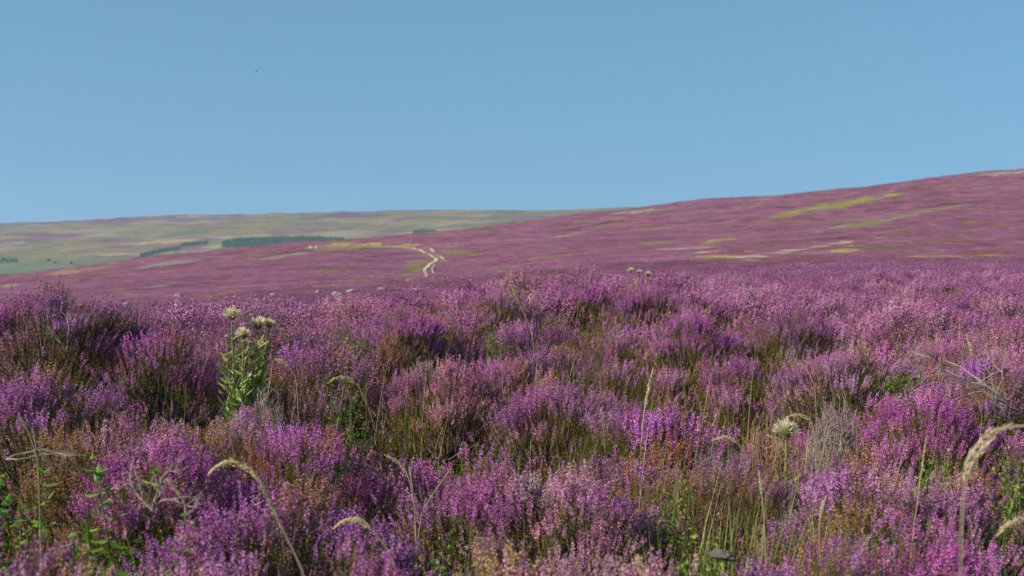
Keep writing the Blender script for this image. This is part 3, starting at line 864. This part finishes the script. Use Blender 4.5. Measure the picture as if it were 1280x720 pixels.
# px, row of top, width px, distance, label
for i, (px, py, w, d, hp, lab) in enumerate([
    (223, 364, 13, 60, 9, 'pale round boulder on the purple slope above the left heather'),
    (157, 375, 16, 40, 8, 'pale stone showing over the dark bush at left'),
    (243, 370, 10, 62, 4, 'low flat pale stone just right of the round boulder'),
    (341, 364, 11, 60, 7, 'small pale stone on the slope left of the white stones'),
    (398, 361, 9, 70, 5, 'small pale stone above the cluster of white stones'),
    (421, 361, 18, 42, 9, 'whitest squarish boulder below the winding track'),
    (440, 359, 17, 50, 6, 'flat white stone just right of the squarish white boulder'),
    (478, 357.5, 20, 52, 5, 'low white stone midway below the winding track'),
    (510, 346, 10, 110, 6, 'pointed pale stone at the near end of the winding track'),
    (522, 358, 26, 52, 5, 'widest low white stone on the near side of the track'),
]):
    d = find_d(px, py + hp * .8, 45, 600, True); x, y = at(px, d); h = hp / F * d; zt = float(canopy_z(x, y)) + h * .75
    o = link('boulder', SM[i % 3]); s = w / 2 / F * d
    o.location = (x, y, zt - h * .75); o.scale = (s * .75, s * .7, h * .42); o.rotation_euler = (0, 0, i * 1.7)
    o['label'] = lab; o['category'] = 'boulder'; o['group'] = 'pale stones in the heather'
for (px, py, w, d, hp, lab) in [(905, 688, 26, 2.3, 26, 'pale round lichen covered stone half hidden in heather at the bottom edge'),
]:
    x, y = at(px, d); s = w / 2 / F * d; zt = ztop(py, d)
    o = link('boulder', SM[2]); o.location = (x, y, zt - s * .8); o.scale = (s * 1.25, s, s * .8); o.rotation_euler = (.3, .2, 2.0)
    o['label'] = lab; o['category'] = 'boulder'; o['group'] = 'pale stones in the heather'

# ----------------------------------------------------------------- grass stalks with seed heads
def grass_stalk(label, pts, d, head=0.25, thick=1.0, col=(.50, .40, .20), name='grass_stalk', group='dry grass stalks', headw=1.0, dy=0.0):
    """pts: photo points from the foot to the tip"""
    P = np.array([((px - 640) / F * (d + dy * k), d + dy * k, ztop(py, d + dy * k)) for k, (px, py) in enumerate(pts)])
    # continue the foot down to the ground
    gz = float(ground_z(P[0, 0], P[0, 1]))
    if P[0, 2] > gz:
        P = np.concatenate([[[P[0, 0] - (P[1, 0] - P[0, 0]) * .3, P[0, 1], gz]], P])
    base = P[0].copy(); Q = P - base
    # smooth curve (chaikin)
    for _ in range(3):
        Q = np.concatenate([Q[:1], np.stack([.75 * Q[:-1] + .25 * Q[1:], .25 * Q[:-1] + .75 * Q[1:]], 1).reshape(-1, 3), Q[-1:]])
    t = thing(name, label, 'grass stalk', tuple(base), 0, group)
    n = len(Q); mb = MB()
    rg = np.random.default_rng(abs(hash(label)) % 1000 if False else len(label) * 7 + int(pts[0][0]))
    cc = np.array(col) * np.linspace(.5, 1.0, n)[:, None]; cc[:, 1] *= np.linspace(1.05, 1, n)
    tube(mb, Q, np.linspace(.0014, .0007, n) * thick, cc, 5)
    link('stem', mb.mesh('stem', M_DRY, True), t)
    if head > 0:
        seg = np.linalg.norm(np.diff(Q, axis=0), axis=1); s = np.concatenate([[0], np.cumsum(seg)]); Lh = head
        k = int(900 * max(.25, Lh)); ts = rg.uniform(0, 1, k); ss = s[-1] - Lh * (1 - ts)
        C0 = np.stack([np.interp(ss, s, Q[:, j]) for j in range(3)], 1)
        C1 = np.stack([np.interp(ss + .004, s, Q[:, j]) for j in range(3)], 1) - np.stack([np.interp(ss - .004, s, Q[:, j]) for j in range(3)], 1)
        C1 /= np.linalg.norm(C1, axis=1, keepdims=True) + 1e-9
        out_ = rg.normal(0, 1, (k, 3)); out_ /= np.linalg.norm(out_, axis=1, keepdims=True)
        env = np.sin(np.clip(ts * 1.0 + .05, 0, 1) * math.pi) ** .6
        rad = .0052 * headw * env * rg.uniform(.2, 1.2, k)
        D = C1 + out_ * .4
        ov, of = octa()
        c = np.array([[.62, .50, .27]]) * rg.uniform(.7, 1.3, (k, 1)) * np.array([[col[0] / .5, col[1] / .4, col[2] / .2]])
        hb = MB(); hb.add(*stamp((ov, of, np.ones((6, 3))), frames(D, rg.uniform(0, 6, k)), C0 + out_ * rad[:, None], np.stack([np.full(k, .0011), np.full(k, .0009), rg.uniform(.003, .006, k)], 1) * headw, c))
        link('seed_head', hb.mesh('seed_head', M_DRY), t)
    return t
grass_stalk('large arched grass seed head entering from the right edge', [(1203, 700), (1205, 620), (1213, 575), (1228, 550), (1252, 536), (1290, 532)], 1.75, .12, .65, headw=.85, col=(.5, .39, .23))
grass_stalk('drooping grass head under the large arched one at the right edge', [(1206, 690), (1209, 610), (1218, 580), (1232, 560), (1245, 549)], 1.9, .06, .8, headw=.8, col=(.48, .37, .22))
grass_stalk('pale arched grass head in the bottom right corner', [(1330, 800), (1325, 690), (1305, 658), (1282, 650), (1264, 656), (1252, 670)], 1.9, .07, .8, headw=.8)
grass_stalk('bright arched grass head over the dark gap at lower left', [(356, 720), (348, 650), (330, 612), (312, 588), (288, 577), (270, 582), (259, 594)], 2.5, .11, .9, headw=1.0, col=(.56, .46, .2))
grass_stalk('small arched grass head just above the bottom edge left of centre', [(500, 715), (478, 680), (462, 662), (445, 650), (430, 653), (416, 662)], 2.3, .07, .8, headw=.85, col=(.55, .46, .2))
grass_stalk('arched grass head above the dark hollow left of centre', [(470, 540), (458, 505), (448, 482), (434, 472), (420, 472), (410, 479)], 4.3, .09, 1.2, headw=1.1, col=(.42, .36, .14))
grass_stalk('short pale grass head just right of the thistle with three fluffy heads', [(372, 480), (364, 462), (356, 454), (344, 449)], 4.6, .05, 1.2, headw=1.1)
grass_stalk('upright pale stalk standing near the centre of the heather', [(801, 600), (803, 540), (808, 500), (817, 460)], 4.0, .12, 1.5, headw=.8, col=(.55, .45, .27))
grass_stalk('tall thin straw stalk at the lower right', [(1139, 720), (1146, 660), (1153, 600), (1160, 548)], 2.8, .10, 1.2, headw=.5, col=(.50, .42, .17))
grass_stalk('curved straw tip by the right side of the far heather', [(1217, 500), (1216, 455), (1214, 430), (1209, 418)], 4.8, .06, 1.4, headw=.9)
grass_stalk('thin curved stalk left of the dead grey heather at right', [(1022, 500), (1018, 478), (1010, 462), (997, 454)], 4.6, .05, 1.1, headw=.8)
grass_stalk('thin bowed stalk rising above the lower middle heather', [(520, 650), (512, 600), (500, 580), (481, 570)], 3.1, .06, 1.2, headw=.7)
grass_stalk('straight thin stalk crossing the bowed one in the lower middle', [(519, 655), (516, 620), (511, 583)], 3.15, 0, 1.3)
grass_stalk('slanting thin stalk right of the bowed one in the lower middle', [(520, 652), (540, 620), (561, 590)], 3.1, 0, 1.1)
grass_stalk('thick green brown stalk leaning left at the left edge', [(47, 585), (40, 560), (32, 538), (22, 520)], 2.7, .03, 1.4, headw=.6, col=(.34, .32, .13))
grass_stalk('blurred brown grass stem leaning left at the bottom, left of the arched head', [(385, 735), (365, 690), (340, 640), (322, 600)], 1.9, .05, 1.5, headw=.6, col=(.4, .32, .2))
grass_stalk('brown straw leaning left beside the pale twigs at lower left', [(232, 640), (225, 624), (216, 612), (207, 600)], 2.7, .04, 1.5, headw=.7)
grass_stalk('short pale straw standing by the bottom edge right of centre', [(808, 735), (804, 716), (799, 700)], 2.0, .02, 1.8, headw=.9)
grass_stalk('thin dry stalk by the left of the single white thistle head', [(1000, 600), (985, 570), (978, 552), (960, 545)], 3.6, .07, 1.2, headw=.9)
grass_stalk('arched pale grass head above the single white thistle head', [(1022, 560), (1018, 530), (1010, 522), (996, 518), (985, 522)], 3.7, .08, 1.2, headw=.8)
grass_stalk('horizontal blond grass head left of the single white thistle head', [(935, 600), (930, 562), (918, 550), (905, 547), (893, 551)], 3.4, .06, 1.2, headw=.8)
grass_stalk('thin blond stalk in the green corner at the lower right', [(1030, 720), (1026, 680), (1028, 640), (1035, 622)], 2.8, .05, 1.2, headw=.6)
grass_stalk('thin blond stalk rising from the grass right of the pale round stone', [(960, 720), (958, 660), (953, 610), (950, 590)], 2.8, .05, 1.2, headw=.6)
grass_stalk('long thin stalk crossing the middle of the near crest', [(668, 420), (655, 392), (645, 370), (637, 352)], 6.2, .05, 1.5, headw=.8)

# ----------------------------------------------------------------- loose grass (stuff)
mb = MB(); rg = np.random.default_rng(44)
def blade(mb, b, h, lean, w, col):
    n = 5; t = np.linspace(0, 1, n)
    c = np.array(b) + np.outer(t, [0, 0, h]) + np.outer(t ** 2, lean)
    side = np.cross([lean[0], lean[1], .3], [0, 0, 1]); side /= np.linalg.norm(side) + 1e-9
    ww = w * (1 - t ** 1.5) + .0002
    V = np.concatenate([c + side * ww[:, None], c - side * ww[:, None]])
    f = [(i, i + 1, n + i + 1, n + i) for i in range(n - 1)]
    mb.add(V, f, np.array(col) * np.linspace(.8, 1.1, n).repeat(1)[np.r_[0:n, 0:n]][:, None])
spots = [(1150, 3.0, 1.0, 900), (1030, 2.9, .5, 500), (1230, 2.6, .6, 600), (960, 2.7, .5, 350), (560, 2.4, .3, 260), (985, 3.7, .5, 350), (20, 2.9, .4, 300), (130, 2.6, .3, 150), (850, 3.0, .4, 200), (640, 4, 2.2, 220), (900, 5.5, 2.4, 180), (300, 5.2, 1.6, 250), (1200, 5.5, 1.4, 300)]
for (px, d, sp, n_) in spots:
    cx, cy = at(px, d)
    for _ in range(n_):
        x = cx + rg.normal(0, sp * .45); y = cy + rg.normal(0, sp * .45)
        if y < 1.7:
            continue
        z = float(ground_z(x, y)); dry = rg.uniform() < .35
        h = rg.uniform(.28, .60)
        col = np.array((.42, .36, .16)) if dry else np.array((.14, .20, .03)) * rg.uniform(.7, 1.5)
        blade(mb, (x, y, z), h, (rg.normal(.03, .07), rg.normal(0, .07), -rg.uniform(0, .06)), rg.uniform(.0009, .0020), col)
g = link('grass', mb.mesh('grass', M_GREEN)); g['kind'] = 'stuff'; g['label'] = 'green and straw coloured grass blades growing through the heather'; g['category'] = 'grass'

# ----------------------------------------------------------------- leafy plants
def leaf_shape(n=7, serr=0.12):
    t = np.linspace(0, 1, n * 2 + 1)
    w = np.sin(np.pi * np.clip(t, 0, 1) ** .75) * .27
    w = w * (1 + serr * np.where(np.arange(len(t)) % 2, 1, -1))
    w[0] = .01; w[-1] = .0
    z = -.18 * t ** 2
    mid = np.stack([np.zeros_like(t), t, z], 1); l = mid + np.stack([w, 0 * t, w * .35], 1); r = mid + np.stack([-w, 0 * t, w * .35], 1)
    V = np.concatenate([mid, l, r]); k = len(t); f = []
    for i in range(k - 1):
        f += [(i, k + i, k + i + 1), (i, k + i + 1, i + 1), (i, i + 1, 2 * k + i + 1), (i, 2 * k + i + 1, 2 * k + i)]
    return V, np.array(f), np.ones((len(V), 3))
LEAF = leaf_shape(); OVAL = leaf_shape(3, 0)
def place_leaf(mb, T, base, azim, tilt, size, col, wide=1.0):
    ca, sa = math.cos(azim), math.sin(azim); ct, st = math.cos(tilt), math.sin(tilt)
    Ry = np.array([sa * 0 + ca * ct, sa * ct, st]); X = np.array([-sa, ca, 0]); Z = np.cross(X, Ry)
    FR = np.stack([X * wide, Ry, Z], 1)[None]
    mb.add(*stamp(T, FR, np.array([base]), np.array([size]), np.array([col])))
def nettle(label, px, pt, d, stems, hscale=1.0):
    x, y = at(px, d); gz = float(ground_z(x, y)); h = ztop(pt, d) - gz
    t = thing('nettle', label, 'nettle', (x, y, gz), 0, 'nettles at the lower left')
    rg = np.random.default_rng(px + 3)
    for s in range(stems):
        mb = MB(); lm = MB()
        b = np.array([rg.normal(0, .035), rg.normal(0, .04), 0]); hh = h * rg.uniform(.72, 1.0) if s else h
        tip = b + np.array([rg.normal(0, .05), rg.normal(0, .04), hh]); cv = curve_pts(b, tip, (rg.normal(0, .03), 0, 0), 12)
        tube(mb, cv, np.linspace(.0035, .0015, 12), (.12, .17, .05), 5)
        nn = 18
        for k in range(nn):
            u = .3 + .7 * (k / (nn - 1)) ** .8; p = np.array([np.interp(u, np.linspace(0, 1, 12), cv[:, j]) for j in range(3)])
            sz = .064 * (1.15 - .8 * u ** 3); a0 = k * math.pi / 2 + rg.normal(0, .2)
            for q in (0, math.pi):
                place_leaf(lm, LEAF, p, a0 + q, rg.normal(.55 * u ** 2 - .35, .4), sz * rg.uniform(.8, 1.15), np.array([.15, .26, .035]) * rg.uniform(.7, 1.35), 1.05)
        so = link('stem', mb.mesh('stem', M_GREEN), t); link('leaves', lm.mesh('leaves', M_GREEN), so)
nettle('bright green nettle in front of the rusty pink heather at lower left', 128, 578, 2.75, 6)
nettle('green nettle in the shade at the left edge', 8, 570, 2.9, 4)
nettle('low nettle shoots below the brighter nettle at lower left', 145, 640, 2.5, 2)

def leafy_shrub(label, px, pt, w, d, n_, col, seed, size=.014):
    x, y = at(px, d); gz = float(ground_z(x, y)); h = ztop(pt, d) - gz; rad = w / 2 / F * d
    t = thing('bilberry_shrub', label, 'shrub', (x, y, gz), 0, 'leafy green shrubs among the heather')
    rg = np.random.default_rng(seed); sm = MB(); lm = MB()
    for s in range(14):
        e = np.array([rg.normal(0, rad * .5), rg.normal(0, rad * .5), h * rg.uniform(.7, 1.0)])
        cv = curve_pts((rg.normal(0, .02), rg.normal(0, .02), 0), e, (e[0] * .3, e[1] * .3, 0), 8)
        tube(sm, cv, np.linspace(.002, .001, 8), (.14, .17, .05), 4)
        for k in range(n_ * 2 // 14):
            u = rg.uniform(.45, 1.02); p = np.array([np.interp(min(u, 1), np.linspace(0, 1, 8), cv[:, j]) for j in range(3)]) + rg.normal(0, .016, 3)
            place_leaf(lm, OVAL, p, rg.uniform(0, 6.28), rg.uniform(-.1, 1.1), size * .55 * rg.uniform(.7, 1.3), np.array(col) * rg.uniform(.65, 1.4), 1.5)
    link('stems', sm.mesh('stems', M_GREEN), t); link('foliage', lm.mesh('foliage', M_GREEN), t)
G1 = (.14, .22, .025); G2 = (.20, .27, .03)
leafy_shrub('bright green leafy shrub right of the centre near the bottom', 828, 606, 60, 3.0, 900, G1, 1)
leafy_shrub('yellow green leafy shrub left of the pale round stone', 880, 668, 50, 2.4, 700, G2, 2)
leafy_shrub('green leafy shrub at the bottom edge left of centre', 560, 655, 90, 2.45, 900, G1, 3)
leafy_shrub('small green shrub above the arched head left of centre', 436, 405, 45, 5.7, 600, G1, 4, .018)
leafy_shrub('yellow green shrub below the broad magenta heather at right', 1172, 566, 40, 3.3, 500, G2, 5)
leafy_shrub('yellow green shrub at the right edge beside the magenta heather', 1268, 560, 50, 3.3, 500, G2, 6)
leafy_shrub('green shrub left of the bare grey branch', 1120, 448, 50, 4.9, 600, G1, 7, .018)
leafy_shrub('low green shrub below the arched head left of centre', 432, 485, 60, 4.3, 600, (.09, .15, .02), 8, .016)
leafy_shrub('small green shrub in the purple heather at the centre', 620, 402, 35, 6.2, 400, G1, 9, .018)

# ----------------------------------------------------------------- thistles
def fluff(rg, r, n_, col, zdir=(0, 0, 1), up=.1):
    d = rg.normal(0, 1, (n_, 3)); d[:, 2] = np.abs(d[:, 2]) * .8 + up * rg.uniform(-2, 1, n_); d /= np.linalg.norm(d, axis=1, keepdims=True)
    tri = (np.array([[.012, 0, 0], [-.012, 0, 0], [.022, 0, .95], [-.022, 0, 1.0], [0, .022, .9]]), np.array([[0, 1, 2], [1, 3, 2], [0, 4, 1]]), np.ones((5, 3)))
    mb = MB(); mb.add(*stamp(tri, frames(d, rg.uniform(0, 6, n_)), np.zeros((n_, 3)), r * rg.uniform(.35, 1.3, n_) * (1 + .25 * np.sin(d[:, 0] * 5 + d[:, 1] * 7 + n_)), np.array([col]) * rg.uniform(.7, 1.15, (n_, 1))))
    return mb
def thistle(label, px, d, foot_drop, heads, stem_col, leaf_col, n_leaf, seed, tops):
    x, y = at(px, d); gz = float(ground_z(x, y))
    t = thing('thistle', label, 'thistle', (x, y, gz), 0, 'thistles gone to seed')
    rg = np.random.default_rng(seed); lm = MB()
    for i, (hx, hy, rad) in enumerate(heads):
        tip = np.array([(hx - px) / F * d, rg.normal(0, .03), ztop(hy, d) - gz])
        mb = MB(); cv = curve_pts((tip[0] * .1, 0, 0), tip - np.array([0, 0, rad * .8]), (tip[0] * -.2, 0, 0), 14)
        tube(mb, cv, np.linspace(.005, .0025, 14), stem_col, 6)
        st = link('stem', mb.mesh('stem', M_GREEN), t)
        # green involucre and the pale burst of seed down above it
        hb = MB(); a = np.linspace(0, math.pi, 6); prof = np.stack([np.sin(a) * rad * .5, -np.cos(a) * rad * .6], 1)
        for k in range(70):
            u = rg.uniform(.1, .8); aa = rg.uniform(0, 6.28); rr_ = np.interp(u, np.linspace(0, 1, 6), prof[:, 0]); zz = np.interp(u, np.linspace(0, 1, 6), prof[:, 1])
            place_leaf(hb, OVAL, tip + np.array([math.cos(aa) * rr_, math.sin(aa) * rr_, zz - rad * .5]), aa, 1.0, rad * .5, (.24, .22, .10), .8)
        ho = link('flower_head', hb.mesh('flower_head', M_GREEN), t)
        fb = fluff(rg, rad, 1100, (.90, .78, .52)); fm = fb.mesh('seed_down', M_FLUFF)
        fo = link('seed_down', fm, ho); fo.location = tuple(tip - np.array([0, 0, rad * .35]))
        for k in range(n_leaf):
            u = rg.uniform(.35, .95); p = rg.normal(0, .008, 3) + np.array([np.interp(u, np.linspace(0, 1, 14), cv[:, j]) for j in range(3)])
            place_leaf(lm, LEAF8, p, rg.uniform(0, 6.28), rg.uniform(.1, .9), rg.uniform(.035, .075) * (1.2 - .6 * u), np.array(leaf_col) * rg.uniform(.6, 1.4), .5)
    link('leaves', lm.mesh('leaves', M_GREEN), t)
LEAF8 = leaf_shape(7, .45)
thistle('leafy green thistle with three fluffy cream seed heads at left', 298, 4.3, 0, [(291, 391, .022), (321, 403, .022), (308, 414, .019), (334, 404, .016), (283, 420, .006), (300, 428, .006), (325, 430, .006)], (.24, .27, .10), (.27, .33, .075), 70, 5, 0)
thistle('distant pale thistle heads standing on the near crest right of centre', 800, 8.3, 0, [(788, 337, .016), (799, 339, .014), (811, 342, .018)], (.2, .2, .08), (.2, .22, .08), 12, 9, 0)
thistle('dry thistle with a single bright white seed head at lower right', 986, 3.5, 0, [(987, 538, .026)], (.30, .25, .12), (.26, .25, .12), 14, 6, 0)

# ----------------------------------------------------------------- bare branches and dead heather
def twigs(mb, p, d, L, r, lev, rg, col):
    n = 6; pts = [np.array(p)]; dd_ = np.array(d, float)
    for k in range(n - 1):
        dd_ = dd_ + rg.normal(0, .22, 3); dd_ /= np.linalg.norm(dd_); pts.append(pts[-1] + dd_ * L / n)
    tube(mb, pts, np.linspace(r, r * .55, n), np.array(col) * rg.uniform(.8, 1.2), 5)
    if lev > 0:
        for k in range(rg.integers(2, 5)):
            q = pts[rg.integers(1, n)]; nd = dd_ + rg.normal(0, .55, 3); nd /= np.linalg.norm(nd)
            twigs(mb, q, nd, L * rg.uniform(.5, .8), r * .55, lev - 1, rg, col)
def dead_branch(label, px, py, d, dirs, L, r, seed, lev=4, col=(.27, .235, .20), name='bare_branch', cat='branch'):
    x, y = at(px, d); z = ztop(py, d)
    o = MB(); rg = np.random.default_rng(seed)
    for dr in dirs:
        twigs(o, (0, 0, 0), np.array(dr) / np.linalg.norm(dr), L, r, lev, rg, col)
    ob = link(name, o.mesh(name, M_BARK)); ob.location = (x, y, z); ob['label'] = label; ob['category'] = cat
    return ob
dead_branch('bare pale grey branch lying across the heather at right', 1262, 506, 3.95, [(-.9, -.1, .55), (-1, 0, .3)], .26, .0038, 5, 5)
dead_branch('pale forked twigs in the dark gap at lower left', 188, 640, 2.6, [(.3, -.3, 1), (-.4, -.2, .8), (.8, -.2, .6)], .08, .0022, 9, 3, (.32, .26, .20), 'bare_twigs', 'twigs')
dead_branch('thin bleached twigs in front of the tallest heather bush', 82, 440, 4.1, [(.2, -.3, 1), (-.3, -.3, .5)], .14, .0018, 11, 3, (.30, .25, .2), 'bare_twigs', 'twigs')
dead_branch('thin grey twigs in the shade at the left edge', 5, 575, 2.8, [(1, -.3, .35), (1, -.3, .7)], .10, .0016, 12, 3, (.28, .23, .18), 'bare_twigs', 'twigs')
def dead_heather(label, px, pt, w, d, seed, col):
    x, y = at(px, d); gz = float(ground_z(x, y)); h = ztop(pt, d) - gz; rad = w / 2 / F * d
    mb = MB(); rg = np.random.default_rng(seed)
    for k in range(230):
        a = rg.uniform(0, 6.28); q = rad * math.sqrt(rg.uniform(0, 1)); top = np.array([math.cos(a) * q, math.sin(a) * q, h * (1 - .35 * (q / rad) ** 2) * rg.uniform(.8, 1.02)])
        b = top * np.array([.6, .6, .55]); cv = curve_pts(b, top, rg.normal(0, .015, 3), 5)
        c = np.array(col) * rg.uniform(.6, 1.35)
        tube(mb, cv, np.linspace(.0016, .0006, 5), c, 3)
        for g_ in range(5):
            p0 = cv[rg.integers(1, 5)]; tube(mb, [p0, p0 + np.array([rg.normal(0, .02), rg.normal(0, .02), rg.uniform(.01, .045)])], [.0009, .0004], c * rg.uniform(.8, 1.2), 3)
    ob = link('dead_heather', mb.mesh('dead_heather', M_BARK)); ob.location = (x, y, gz); ob['label'] = label; ob['category'] = 'dead heather'; ob['group'] = 'dead grey heather clumps'
dead_heather('grey dead heather clump above the single white thistle head', 1045, 490, 75, 4.1, 1, (.26, .21, .17))
dead_heather('pale brown dead heather clump below the thistle with three fluffy heads', 335, 482, 80, 4.0, 2, (.30, .23, .17))
dead_heather('dry brown dead twigs round the single white thistle head', 960, 520, 90, 3.75, 3, (.28, .15, .09))
dead_heather('rusty brown dead heather clump below the violet crest bush left of centre', 488, 405, 55, 5.8, 4, (.26, .12, .07))

# ----------------------------------------------------------------- bird
d = 120.0; x = (322 - 640) / F * d; z = ZE + (300 - 90) / F * d
t = thing('bird', 'tiny dark speck of a bird high in the blue sky at left', 'bird', (x, d, z))
mb = MB(); tube(mb, [(-.11, 0, 0), (-.05, 0, .01), (.03, 0, .012), (.08, 0, .012), (.12, 0, .015)], [.006, .02, .03, .02, .006], (.03, .03, .03), 8)
link('body', mb.mesh('body', M_BARK, True), t)
for s in (-1, 1):
    mb = MB(); mb.add([(.05, 0, .02), (-.02, 0, .02), (-.05, s * .14, .06), (.02, s * .15, .065), (-.05, s * .30, .03), (.03, 0, .028), (0, s * .14, .075)], [(0, 1, 2), (0, 2, 3), (3, 2, 4), (5, 6, 2), (5, 2, 1), (5, 0, 3), (5, 3, 6), (6, 3, 4), (6, 4, 2)], (.03, .03, .03)); link('wing', mb.mesh('wing', M_BARK), t)

# ----------------------------------------------------------------- air
HAZE = 0.8e-4
import bmesh
bm = bmesh.new(); bmesh.ops.create_cube(bm, size=2)
zlo = float(V[:, 2].min()) if False else -95.0
me = bpy.data.meshes.new('haze')
for v in bm.verts:
    v.co.x *= 6900; v.co.y *= 6900; v.co.z = 230.0 if v.co.z > 0 else -140.0
bm.to_mesh(me); bm.free()
m, nt, out = new_mat('haze'); pv = N(nt, 'ShaderNodeVolumePrincipled'); pv.inputs['Color'].default_value = (.62, .80, 1, 1); pv.inputs['Density'].default_value = HAZE
pv.inputs['Anisotropy'].default_value = 0.2
nt.links.new(pv.outputs[0], out.inputs['Volume']); me.materials.append(m)
hz_ = link('haze', me); hz_['kind'] = 'stuff'; hz_['label'] = 'thin blue summer haze in the air'

# ----------------------------------------------------------------- light, sky, camera
w = bpy.data.worlds.new('World'); scn.world = w; w.use_nodes = True
nt = w.node_tree
for n_ in list(nt.nodes):
    nt.nodes.remove(n_)
L = nt.links.new
sky = N(nt, 'ShaderNodeTexSky', sky_type='NISHITA'); sky.sun_disc = False; sky.sun_elevation = SUN_EL
sky.sun_rotation = math.atan2(SUN_DIR[0], SUN_DIR[1]); sky.air_density = 1.0; sky.dust_density = .1; sky.ozone_density = 1.6; sky.altitude = 300
tc = N(nt, 'ShaderNodeTexCoord'); vm = N(nt, 'ShaderNodeVectorMath', operation='ADD'); vm.inputs[1].default_value = (0, 0, .32)
nz = N(nt, 'ShaderNodeVectorMath', operation='NORMALIZE'); L(tc.outputs['Generated'], vm.inputs[0]); L(vm.outputs[0], nz.inputs[0]); L(nz.outputs[0], sky.inputs[0])
tn = N(nt, 'ShaderNodeMix', data_type='RGBA', blend_type='MULTIPLY'); tn.inputs[0].default_value = 1; tn.inputs[7].default_value = (.765, 1.03, .94, 1)
bg = N(nt, 'ShaderNodeBackground'); bg.inputs[1].default_value = .14
wo = N(nt, 'ShaderNodeOutputWorld'); L(sky.outputs[0], tn.inputs[6]); L(tn.outputs[2], bg.inputs[0]); L(bg.outputs[0], wo.inputs[0])
sd = bpy.data.lights.new('sun', 'SUN'); sd.energy = 4.95; sd.angle = R(.5); sd.color = (1, .93, .82)
so = bpy.data.objects.new('sun', sd); COL.objects.link(so)
from mathutils import Vector
so.rotation_euler = Vector(SUN_DIR).to_track_quat('Z', 'Y').to_euler(); so.location = (-20, -10, 30)

cd = bpy.data.cameras.new('camera'); cam = bpy.data.objects.new('camera', cd); COL.objects.link(cam)
cd.sensor_width = 36; cd.lens = F / 1280 * 36; cd.clip_start = .05; cd.clip_end = 20000
cam.location = (0, 0, ZE); cam.rotation_euler = (R(90) - math.atan((360 - YH) / F), 0, 0)
cd.dof.use_dof = True; cd.dof.focus_distance = 5.5; cd.dof.aperture_fstop = 8.5
scn.camera = cam
scn.view_settings.view_transform = 'Standard'; scn.view_settings.look = 'None'; scn.view_settings.gamma = 1; scn.view_settings.exposure = 0.46
cy = scn.cycles
cy.max_bounces = 5; cy.diffuse_bounces = 3; cy.glossy_bounces = 1; cy.transmission_bounces = 2; cy.volume_bounces = 0; cy.transparent_max_bounces = 4
cy.use_denoising = True
